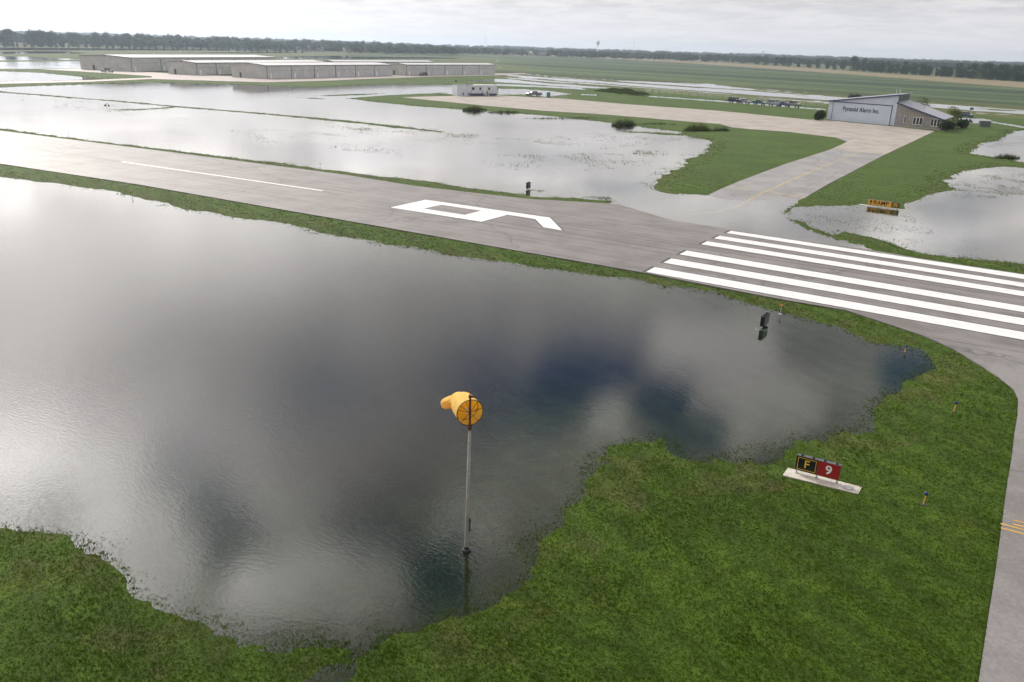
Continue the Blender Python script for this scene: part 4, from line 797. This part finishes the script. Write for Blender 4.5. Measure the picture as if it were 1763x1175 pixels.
p=g(185,125.3,.1); car((p[0],p[1],.12),R(200),carpaint('white_and_dark_paint',(.35,.34,.32)),'pickup','small light pickup parked by the leftmost hangar gable')
p=g(919,166.4,.1); car((p[0],p[1],.12),math.atan2(d1[1],d1[0]),carpaint('slate_paint',(.06,.07,.09)),'pickup','slate pickup parked behind the wire fence near the teal toilet')
p=g(1660,203.5,.1); car((p[0],p[1],.12),R(150),carpaint('navy_paint',(.02,.04,.08)),'suv','dark blue car parked behind the yellow-green tree')
# fence beyond the trailer
fe=empty('wire_fence',(0,0,0),0,'thin wire mesh fence between the trailer and the teal toilet','fence')
fp=[g(x,y,.1) for x,y in ((858,164.5),(875,164.8),(893,165.6),(910,166.5),(930,168),(952,169.5),(975,171))]
for p in fp: MB().tube([(p[0],p[1],0),(p[0],p[1],1.9)],.05,6).build('post',galv,fe)
ra=MB()
for z_ in (.4,.8,1.2,1.6,1.9):
    for a_,b_ in zip(fp,fp[1:]): ra.tube([(a_[0],a_[1],z_),(b_[0],b_[1],z_)],.018,4)
ra.build('wires',galv,fe)
f2=empty('wire_fence',(0,0,0),0,'low wire fence running behind the row of parked cars','fence')
q0,q1=g(1110,160,.0),g(1423,186,.0); n_=22
for k in range(n_):
    q_=q0+(q1-q0)*k/(n_-1); MB().tube([(q_[0],q_[1],-.3),(q_[0],q_[1],1.35)],.07,5).build('post',wood,f2)
ra=MB()
for z_ in (.5,.9,1.25): ra.tube([(q0[0],q0[1],z_),(q1[0],q1[1],z_)],.02,4)
ra.build('wires',galv,f2)
# ducks, boulder, posts
def goose(px,py,label):
    p=g(px,py); e=empty('goose',(p[0],p[1],-.02),R(random.uniform(0,360)),label,'goose','geese on the flooded field'); e.scale=(.8,.8,.8)
    MB().tube([(-.42,0,.14),(-.28,0,.15),(0,0,.13),(.22,0,.14),(.34,0,.20)],[.03,.13,.19,.14,.05],12).build('body',mat('goose_brown',(.09,.07,.05),.8),e,True)
    MB().tube([(.26,0,.18),(.34,0,.36),(.33,0,.56),(.38,0,.64),(.44,0,.63)],[.07,.04,.035,.055,.02],10).build('neck',dark,e,True); MB().tube([(.43,0,.63),(.52,0,.61)],[.022,.008],6).build('beak',dark,e)
goose(181.4,182,'left of two dark geese swimming in the wide flooded field'); goose(187.2,182,'right of two dark geese swimming in the wide flooded field')
# ------------------------------------------------------------------ trees, bushes
def leafmat(name,c1,c2):
    m=bpy.data.materials.new(name); m.use_nodes=True; t=NT(m.node_tree); t.n.clear()
    at=t.a('ShaderNodeAttribute',attribute_name='v').outputs['Fac']; oi=t.a('ShaderNodeObjectInfo').outputs['Random']
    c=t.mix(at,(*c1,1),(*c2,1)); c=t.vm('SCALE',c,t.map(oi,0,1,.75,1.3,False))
    t.l.new(t.a('ShaderNodeMixShader',{0:.3,1:t.a('ShaderNodeBsdfDiffuse',{0:c}).outputs[0],2:t.a('ShaderNodeBsdfTranslucent',{0:c}).outputs[0]}).outputs[0],t.a('ShaderNodeOutputMaterial').inputs[0]); return m
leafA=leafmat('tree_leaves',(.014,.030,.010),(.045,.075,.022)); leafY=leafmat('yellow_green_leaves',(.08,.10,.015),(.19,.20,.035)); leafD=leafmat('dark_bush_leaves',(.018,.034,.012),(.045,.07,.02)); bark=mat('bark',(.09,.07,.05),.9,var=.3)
def crownverts(lobes,N,s):
    wts=np.array([l[3]**2 for l in lobes]); wts/=wts.sum(); id_=rng.choice(len(lobes),N,p=wts); L=np.array(lobes)[id_]
    d=rng.normal(0,1,(N,3)); d/=np.linalg.norm(d,axis=1)[:,None]; r=L[:,3]*rng.uniform(.55,1.05,N)
    P=L[:,:3]+d*r[:,None]*np.array([1,1,.85]); P[:,2]=np.maximum(P[:,2],.05)
    nrm=d+rng.normal(0,.7,(N,3)); nrm/=np.linalg.norm(nrm,axis=1)[:,None]; u=np.cross(nrm,rng.normal(0,1,(N,3))); u/=np.linalg.norm(u,axis=1)[:,None]; v=np.cross(nrm,u); sz=s*rng.uniform(.5,1.3,N)[:,None]
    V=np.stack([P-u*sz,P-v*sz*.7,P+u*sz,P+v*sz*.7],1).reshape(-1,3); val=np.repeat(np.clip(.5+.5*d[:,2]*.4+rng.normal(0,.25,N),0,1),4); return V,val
def crown(name,lobes,N,s,m):
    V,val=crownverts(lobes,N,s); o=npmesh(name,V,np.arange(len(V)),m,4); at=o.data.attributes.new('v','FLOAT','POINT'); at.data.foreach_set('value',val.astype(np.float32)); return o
def tree(H,Wd,m,N,s,name='tree',conic=False,trunk=.08):
    e=empty(name,(0,0,0)); b0=H*trunk; L=[]
    if conic:
        for k in range(9): z=b0+(H-b0)*(k+.5)/9; r=Wd/2*(1-k/9.5); L+=[(r*.35*math.cos(a),r*.35*math.sin(a),z,max(.35,r*.75)) for a in (k,k+2.1,k+4.2)]
    else:
        for k in range(15):
            a=random.uniform(0,6.28); u=random.random(); z=b0+(H-b0)*(.04+.80*random.random()); rr_=Wd/2*.62*math.sqrt(random.random())*(1-.5*abs((z-b0)/(H-b0)-.4)); L.append((rr_*math.cos(a),rr_*math.sin(a),z,Wd*random.uniform(.18,.30)))
        L.append((0,0,b0+(H-b0)*.72,Wd*.26)); L.append((0,0,b0+(H-b0)*.40,Wd*.33))
    c_=crown('crown',L,N,s,m); c_.parent=e
    tk=MB().tube([(0,0,-.3),(0,0,H*.25),(H*.01,0,H*.7)],[H*.024,H*.018,H*.006],7)
    for l in L[:6]: tk.tube([(0,0,H*.25),(l[0]*.9,l[1]*.9,l[2])],[H*.010,H*.003],5)
    tk.build('trunk',bark,e); return e
protos=[tree(15,13,leafA,1500,.42),tree(13,9,leafA,1200,.42),tree(17,14,leafA,1800,.45),tree(12,12,leafA,1300,.42),tree(9,4.0,leafD,800,.34,conic=True,trunk=.05),tree(16,9,leafA,1300,.45)]
used=[0]*len(protos)
def place(k,x,y,sc,label,cat='tree',group=None,z=0):
    o=protos[k] if not used[k] else copy_tree(protos[k]); used[k]=1
    o.location=(x,y,z); o.scale=(sc*random.uniform(.9,1.1),sc*random.uniform(.9,1.1),sc); o.rotation_euler=(0,0,random.uniform(0,6.28)); o['label']=label; o['category']=cat
    if group: o['group']=group
    return o
def hy(x): return 54.11+(109.40-54.11)*x/1763      # eye-level row
def along(px,ybase,dmax=1900.):
    r_=ray(px,max(ybase,hy(px)+3)); h=r_[:2]/np.linalg.norm(r_[:2]); d=min(dmax,CZ/max(1e-4,-r_[2])*float(np.linalg.norm(r_[:2]))); return CX+h[0]*d,CY+h[1]*d,d
# right tree line, each tree from its place in the photo: x, base row, top row, kind
RT=[(1143,101.5,89,3),(1164,103,92,3),(1218,106,91,4),(1232,107,95,1),(1277,110,100,3),(1303,112,98,3),(1318,113.5,97.5,0),(1336,114,99.5,1),(1348,114.5,100,3),(1358,115.5,101,0),(1375,117,101.5,5),(1392,118,106,3),(1407,118.5,103,1),(1424,119.5,108,3),(1436,120.5,107,1),(1450,121,106,3),(1469,122.5,99.5,2),(1486,123.5,104,0),(1497,124,105,1),(1508,125.5,107,5),(1518,126,110,3),(1530,126.5,109,1),(1543,127.5,113,3),(1560,128,108,1),(1573,129,112,0),(1587,130,113,3),(1600,130.5,117,3),(1612,131.5,118,1),(1624,132,117,3),(1637,133,119,5),(1650,134,113,0),(1664,135,116,1),(1676,136,113.5,2),(1690,137,115,0),(1702,138,113,2),(1716,139,115,1),(1728,139.5,116,0),(1742,140,117,2),(1756,141,118,0),(1770,142,118,2),(1790,143.5,120,0)]
Hs_=[15,13,17,12,9,16]
nm=('broad','narrow','tall rounded','low spreading','small conical','upright')
gR='trees in the line beyond the pale stubble strip'
for x,yb,yt,k in RT:
    X,Y,d_=along(x,yb); H=(yb-yt)*d_/FPX; lab='green tree in the tree line behind the stubble field on the right'
    gg=gR
    if x in(1143,1164,1469,1218): lab={1143:'lone dark round tree, left of a pair in front of the far houses',1164:'lone dark round tree, right of the pair in front of the far houses',1469:'tallest round-headed tree of the dark line above the company building',1218:'small dark conical tree near the left end of the right tree line'}[x]; gg=None
    place(k,X,Y,H/Hs_[k],lab,'tree',gg)
# lower hedge trees filling the right line
for k in range(44):
    x=1475+k*7.2+random.uniform(-3,3); yb=hy(x)+ (123.0-hy(1469))+ (x-1469)*(141.5-109.4-(123-hy(1469)))/(1763-1469)*1.0
    X,Y,d_=along(x,yb); place(random.choice([1,3,3]),X+random.uniform(-5,5),Y+random.uniform(5,25),random.uniform(.55,.9),'green tree in the tree line behind the stubble field on the right','tree',gR)
gL='trees in the far line behind the flooded fields on the left'
labL='hazy green tree in the far line behind the flooded fields on the left'
for k in range(105):
    x=-20+random.random()*755
    top=51+ (0 if x<140 else (6 if x<180 else 3))+max(0,x-200)*.030 if x<500 else 62+(x-500)*.022; 
    if 640<x<700: top=64
    yb=82+x*.0085; X,Y,d_=along(x,yb-2,1500); X2=X; H=max(6,min(19,(yb-2-top)*d_/FPX*random.choice([.45,.6,.7,.8,.95,1.05])*random.uniform(.9,1.1))); kk=random.choice([0,1,2,3,5,0,2])
    if 165<x<215 and random.random()<.6: H*=.6
    place(kk,X+random.uniform(-12,12),Y+random.uniform(-10,30),H/Hs_[kk],labL,'tree',gL)
gS='small conical trees in a row before the far houses'
for k in range(42):
    x=8+k*12.5+random.uniform(-3.5,3.5); yb=81+x*.009; X,Y,d_=along(x,yb,1180); place(4,X,Y,random.uniform(.6,1.05),'small dark conical tree in the row in front of the far houses','tree',gS)
gM='scattered trees among the far houses in the middle of the horizon'
for k in range(95):
    x=715+k*5.0+random.uniform(-4,4); yb=hy(x)+9+random.uniform(0,3); X,Y,d_=along(x,yb,2400); kk=random.choice([0,1,3,3,5]); place(kk,X,Y+random.uniform(0,120),random.uniform(.5,1.0),'small far tree among the houses in the middle of the horizon','tree',gM)
# far woodland mass
def woods(name,r0,r1,n,h0,h1,base,label,a0=-42):
    a=YAW+np.radians(rng.uniform(a0,42,n)); r=rng.uniform(r0,r1,n); X=CX+r*np.cos(a); Y=CY+r*np.sin(a)
    cl=fbm(np.stack([X,Y],1),.004,3,2); k=rng.random(n)<np.clip(.7+cl*3,.1,1); X,Y,r=X[k],Y[k],r[k]; H=rng.uniform(h0,h1,len(X)); V=[];val=[]
    unit,uv=crownverts([(0,0,.55,.35),(.25,.1,.4,.3),(-.25,-.1,.45,.3),(0,.25,.5,.28)],64,.16); uu=unit.astype(np.float32)
    rot=rng.uniform(0,6.28,len(X)); c_,s_=np.cos(rot),np.sin(rot); W_=H*rng.uniform(.9,1.6,len(X))
    P=np.empty((len(X),len(uu),3),np.float32)
    P[:,:,0]=X[:,None]+(uu[None,:,0]*c_[:,None]-uu[None,:,1]*s_[:,None])*W_[:,None]; P[:,:,1]=Y[:,None]+(uu[None,:,0]*s_[:,None]+uu[None,:,1]*c_[:,None])*W_[:,None]; P[:,:,2]=base(r)[:,None]+uu[None,:,2]*H[:,None]
    V=P.reshape(-1,3); o=npmesh(name,V,np.arange(len(V)),leafA,4); at=o.data.attributes.new('v','FLOAT','POINT'); at.data.foreach_set('value',np.tile(uv,len(X)).astype(np.float32)); tag(o,label,'woodland',None,'stuff')
woods('woodland',1250,1600,1300,9,17,lambda r:0*r,'hazy trees close behind the far houses',4)
woods('woodland',1600,2600,3400,9,16,lambda r:0*r,'hazy woodland among the far suburbs')
woods('woodland',2600,4200,4200,11,19,lambda r:(r-2600)*.005,'blue hazy wooded rise along the horizon')
hv=[];hf=[]; NA_=60
for k in range(NA_+1):
    a=YAW+R(-46+92*k/NA_); dz_=4*math.sin(k*.7)+3*math.sin(k*1.9+1)
    for r,z in ((2500,.02),(3600,6+dz_*.2),(4200,11+dz_*.5),(4700,17+dz_),(5200,0)): hv.append((CX+r*math.cos(a),CY+r*math.sin(a),z))
for k in range(NA_):
    for j in range(4): q_=k*5+j; hf.append((q_,q_+5,q_+6,q_+1))
hm=mat('far_hills_cover',(.04,.06,.025),.9,var=.4,sc=.004); tag(mesh('hills',hv,hf,hm,None,True),kind='structure')
# ------------------------------------------------------------------ bushes and reeds close to the apron
def bush(px,py,ytop,wpx,m,label,N=1500,kind='bush',s=.16):
    p=g(px,py,.05); H=hgt(p,ytop); W_=wpx*float(np.linalg.norm(p-CAM))/FPX; e=empty(kind,(p[0],p[1],.03),0,label,kind)
    L=[]
    for k in range(9):
        a=random.uniform(0,6.28); r_=W_*.30*math.sqrt(random.random()); L.append((r_*math.cos(a),r_*math.sin(a),H*random.uniform(.3,.72),min(W_,H*1.6)*random.uniform(.18,.30)))
    c_=crown('foliage',L,N,s,m); c_.parent=e; tk=MB()
    for l in L[:6]: tk.tube([(0,0,-.05),(l[0],l[1],l[2])],[.05,.015],5)
    tk.build('stem',bark,e); return e
bush(1411,208,189,24,leafD,'round dark bush at the left corner of the company building'); bush(1629,228,207,25,leafD,'dark round bush at the right corner of the stone wing'); bush(1656,222,205,22,leafD,'dark bush right of the yellow-green tree'); bush(1471,173,161.5,22,leafA,'green bush showing behind the sloping hangar roof')
p=g(1640,214,.05); yt=tree(hgt(p,183)*1.0,4.6,leafY,1500,.14,'broadleaf_tree',trunk=.1); yt.location=(p[0],p[1],0); tag(yt,'yellow-green leafy tree behind the stone wing','tree')
p=g(1588,190,.05); yt=tree(hgt(p,171)*1.0,6.5,leafD,700,.14,'broadleaf_tree',trunk=.3); yt.location=(p[0],p[1],0); tag(yt,'sparse reddish tree whose top shows over the grey office roof','tree')
def reeds(px0,px1,py,ytop,label,N=260,depth=2.2):
    N=int(N*.45)
    a,b=g(px0,py),g(px1,py); p=(a+b)/2; H=hgt(p,ytop); n_=N
    u=rng.beta(1.6,1.6,n_); P=a[:2]+(b-a)[:2]*u[:,None]; dn=(P-CAM[:2]); dn/=np.linalg.norm(dn,axis=1)[:,None]; P=P+dn*rng.uniform(0,depth,n_)[:,None]
    n_=len(u); hh_=H*(.25+.6*np.sin(np.pi*np.clip(u,.04,.96))*rng.uniform(.2,1.1,n_)); q_=P-p[:2]; o=tufts('reed_clump',q_,np.full(n_,-.05),hh_,np.full(n_,.07),gm3,6,.6); o.location=(p[0],p[1],0); del o['kind']; tag(o,label,'reeds')
reeds(795,838,191,178,'tall reed clump on the apron bank below the white trailer',420); reeds(838,900,195,188,'low reeds on the apron bank right of the tallest reed clump',300); reeds(1052,1096,217,199,'dark reed clump on the bank left of the flooded field corner',330); reeds(1176,1226,227,206,'bushy reed clump at the right corner of the flooded field',420); reeds(1222,1258,227,214,'low reed tuft just right of the bushy reed clump',260); reeds(1706,1756,274,262,'reed clump in the small right-hand pond',300); reeds(1092,1170,216,209,'thin fringe of reeds along the apron bank',240); reeds(900,1060,205,200,'long low fringe of reeds along the flooded bank',420)
# weedy mound beyond the apron
p=g(1070,160.5); bm_=bmesh.new(); bmesh.ops.create_grid(bm_,x_segments=36,y_segments=14,size=1)
for v in bm_.verts:
    r_=max(0,1-(v.co.x**2+v.co.y**2)); v.co.z=-.1+1.7*r_**.8*(1+.45*mnoise.noise(v.co*3.2)); v.co.x*=15; v.co.y*=6
me=bpy.data.meshes.new('mound'); bm_.to_mesh(me); bm_.free(); me.materials.append(gm3); 
o=bpy.data.objects.new('earth_mound',me); C.objects.link(o); o.location=(p[0],p[1],0); o.rotation_euler=(0,0,math.atan2(cdir[1],cdir[0])); tag(o,'long weedy earth mound in the flooded field beyond the apron','mound')
# grey equipment box beside the building
p=g(1694,219,.05); rk=empty('equipment_cabinet',(p[0],p[1],0),R(20),'grey utility cabinet overgrown with weeds at the edge of the right lawn','cabinet')
MB().box((-1.2,-.7,0),(1.2,.7,1.5)).build('cabinet_body',caseM,rk); MB().add([(-1.3,-.8,1.51),(1.3,-.8,1.51),(1.3,.8,1.75),(-1.3,.8,1.75),(-1.3,-.8,1.60),(1.3,-.8,1.60),(1.3,.8,1.84),(-1.3,.8,1.84)],[(0,3,2,1),(4,5,6,7),(0,1,5,4),(1,2,6,5),(2,3,7,6),(3,0,4,7)]).build('lid',galv,rk)
p=g(1670,203,.05); sp_=empty('post_sign',(p[0],p[1],0),0,'small green plate on a pole beside the dark blue car','sign'); MB().tube([(0,0,0),(0,0,2.9)],.05,6).build('pole',galv,sp_); MB().box((-.45,-.03,2.2),(.45,.03,2.9)).build('plate',mat('green_plate',(.02,.12,.08),.5),sp_)
p=g(784.5,141.5,.05); bush(785,141.6,138.3,4,leafD,'tiny dark bush on the grass above the white trailer',120)
# ------------------------------------------------------------------ far houses
hwall=[mat('house_wall',c_,.8) for c_ in ((.28,.24,.21),(.40,.37,.34),(.20,.165,.14))]; hrf=[mat('house_roof',c_,.8) for c_ in ((.13,.11,.11),(.20,.16,.14),(.10,.10,.12))]
def house(k):
    L,W_,H=[(14,10,5.5),(11,9,6),(16,9,4.5)][k]; e=empty('house',(0,0,0)); rh=[3.6,4.2,3.][k]
    V=[(-L/2,-W_/2,0),(L/2,-W_/2,0),(L/2,W_/2,0),(-L/2,W_/2,0),(-L/2,-W_/2,H),(L/2,-W_/2,H),(L/2,W_/2,H),(-L/2,W_/2,H),(-L/2,0,H+rh),(L/2,0,H+rh)]
    mesh('wall',V,[(0,1,5,4),(2,3,7,6),(0,4,8,7,3),(1,2,6,9,5)],hwall[k],e)
    o_=.5; q=rh/(W_/2)*o_; V=[(-L/2-o_,-W_/2-o_,H-q+.05),(L/2+o_,-W_/2-o_,H-q+.05),(L/2+o_,0,H+rh+.05),(-L/2-o_,0,H+rh+.05),(L/2+o_,W_/2+o_,H-q+.05),(-L/2-o_,W_/2+o_,H-q+.05)]; V+=[(x,y,z+.22) for x,y,z in V]
    rf=mesh('roof',V,[(6,7,8,9),(9,8,10,11),(0,1,7,6),(4,5,11,10),(3,2,1,0),(5,4,2,3),(0,6,9,3),(3,9,11,5),(1,2,8,7),(2,4,10,8)],hrf[k],e); MB().box((L*.2,-.5,H+rh*.5),(L*.2+1,.5,H+rh+1.2)).build('chimney',hwall[2],rf)
    for x_ in (-L*.3,0,L*.3):
        MB().box((x_-.7,-W_/2-.06,1),(x_+.7,-W_/2-.002,2.6)).build('window',glass,e)
    MB().box((L*.12,-W_/2-.07,0),(L*.12+1.1,-W_/2-.003,2.2)).build('door',hwd,e); return e
hp=[house(k) for k in range(3)]; hu=[0,0,0]
HS=[(12,78),(27,77),(60,78),(103,76),(112,77),(170,78),(176,79),(186,79),(205,79),(240,79),(248,78),(262,80),(318,80),(330,81),(395,81),(402,82),(420,82)]+[(x,84) for x in range(455,700,27)]+[(x,None) for x in (708,716,735,760,782,788,800,812,818,850,862,872,905,912,928,948,962,975,1000,1012,1035,1060,1085,1110,1180,1205,1290,1298,1262,1420,1430)]
for i_,(x,yb) in enumerate(HS):
    yb=yb if yb else hy(x)+9; X,Y,d_=along(x,yb,1400 if x<700 else 1800); k=i_%3; o=hp[k] if not hu[k] else copy_tree(hp[k]); hu[k]=1
    f=-20 if x<700 else -60
    q_=random.uniform(.7,1.0); o.scale=(q_,q_,q_*.95); o.location=(X+random.uniform(-8,8),Y+random.uniform(-40,40),0); o.rotation_euler=(0,0,math.atan2(CY-Y,CX-X)+math.pi/2+R(random.uniform(-50,50))); 
    tag(o,['brown gabled house half hidden among the far trees','pale gabled house half hidden among the far trees','long low brown house half hidden among the far trees'][k]+(' on the left' if x<700 else ' right of the hangars'),'house','far houses '+str(['brown','pale','low'][k])+(' left' if x<700 else ' right'))
# water tower, masts, steeple
X,Y,d_=along(1028.5,91,2300); wt=empty('water_tower',(X,Y,0),0,'pale bulb-topped water tower standing above the horizon trees','water tower'); s=d_/FPX; H=(hy(1028)+8-71.5)*s; base_z=0
Rb=3.3*s; tp=CZ+(hy(1028.5)-71.5)*s; tw_m=mat('tower_white',(.75,.76,.78),.5)
MB().tube([(0,0,0),(0,0,3),(0,0,tp-Rb*2.3)],[Rb*.45,Rb*.28,Rb*.24],14).build('column',tw_m,wt,True)
MB().tube([(0,0,tp-Rb*2.4),(0,0,tp-Rb*1.7),(0,0,tp-Rb*.95),(0,0,tp-Rb*.35),(0,0,tp)],[Rb*.26,Rb*.75,Rb*1.0,Rb*.8,Rb*.1],20).build('tank',tw_m,wt,True)
for x,yt_,lb,wd_ in ((836,64.5,'thin lattice radio mast, left of the water tower on the horizon',.9),(1090.5,73.5,'thin lattice radio mast right of the water tower',1.2),(1264,88,'thin dark steeple or mast among the far trees',1.1)):
    X,Y,d_=along(x,hy(x)+7,2600); tp=CZ+(hy(x)-yt_)*d_/FPX; e=empty('radio_mast',(X,Y,0),0,lb,'mast'); mb=MB()
    for k in range(3):
        a=k*2.09; mb.tube([(wd_*math.cos(a),wd_*math.sin(a),0),(wd_*.5*math.cos(a),wd_*.5*math.sin(a),tp)],.16,4)
    for z_ in np.arange(2,tp,5): mb.tube([(wd_*math.cos(a),wd_*math.sin(a),z_) for a in (0,2.09,4.18,0)],.08,4,False)
    mb.build('lattice',galv,e); MB().tube([(0,0,tp-.5),(0,0,tp+2)],.2,5).build('antenna',galv,e)
X,Y,d_=along(1312,104,2600); tp=CZ+(hy(1312)-88.5)*d_/FPX; wt=empty('water_tower',(X,Y,0),0,'tiny far water tower above the trees left of the company building','water tower'); MB().tube([(0,0,0),(0,0,tp-4)],.8,8).build('column',tw_m,wt); MB().tube([(0,0,tp-5),(0,0,tp-3.5),(0,0,tp-1),(0,0,tp)],[.9,4,4,1],14).build('tank',tw_m,wt,True)
# ------------------------------------------------------------------ air
hz=bpy.data.materials.new('haze_air'); hz.use_nodes=True; t=NT(hz.node_tree); t.n.clear()
t.l.new(t.a('ShaderNodeVolumePrincipled',{'Color':(.66,.78,.93,1),'Density':HAZE_D,'Anisotropy':.55}).outputs[0],t.a('ShaderNodeOutputMaterial').inputs['Volume'])
hb=MB().box((CX-5400,CY-5400,-2.5),(CX+5400,CY+5400,60)).build('haze',hz); tag(hb,kind='stuff')
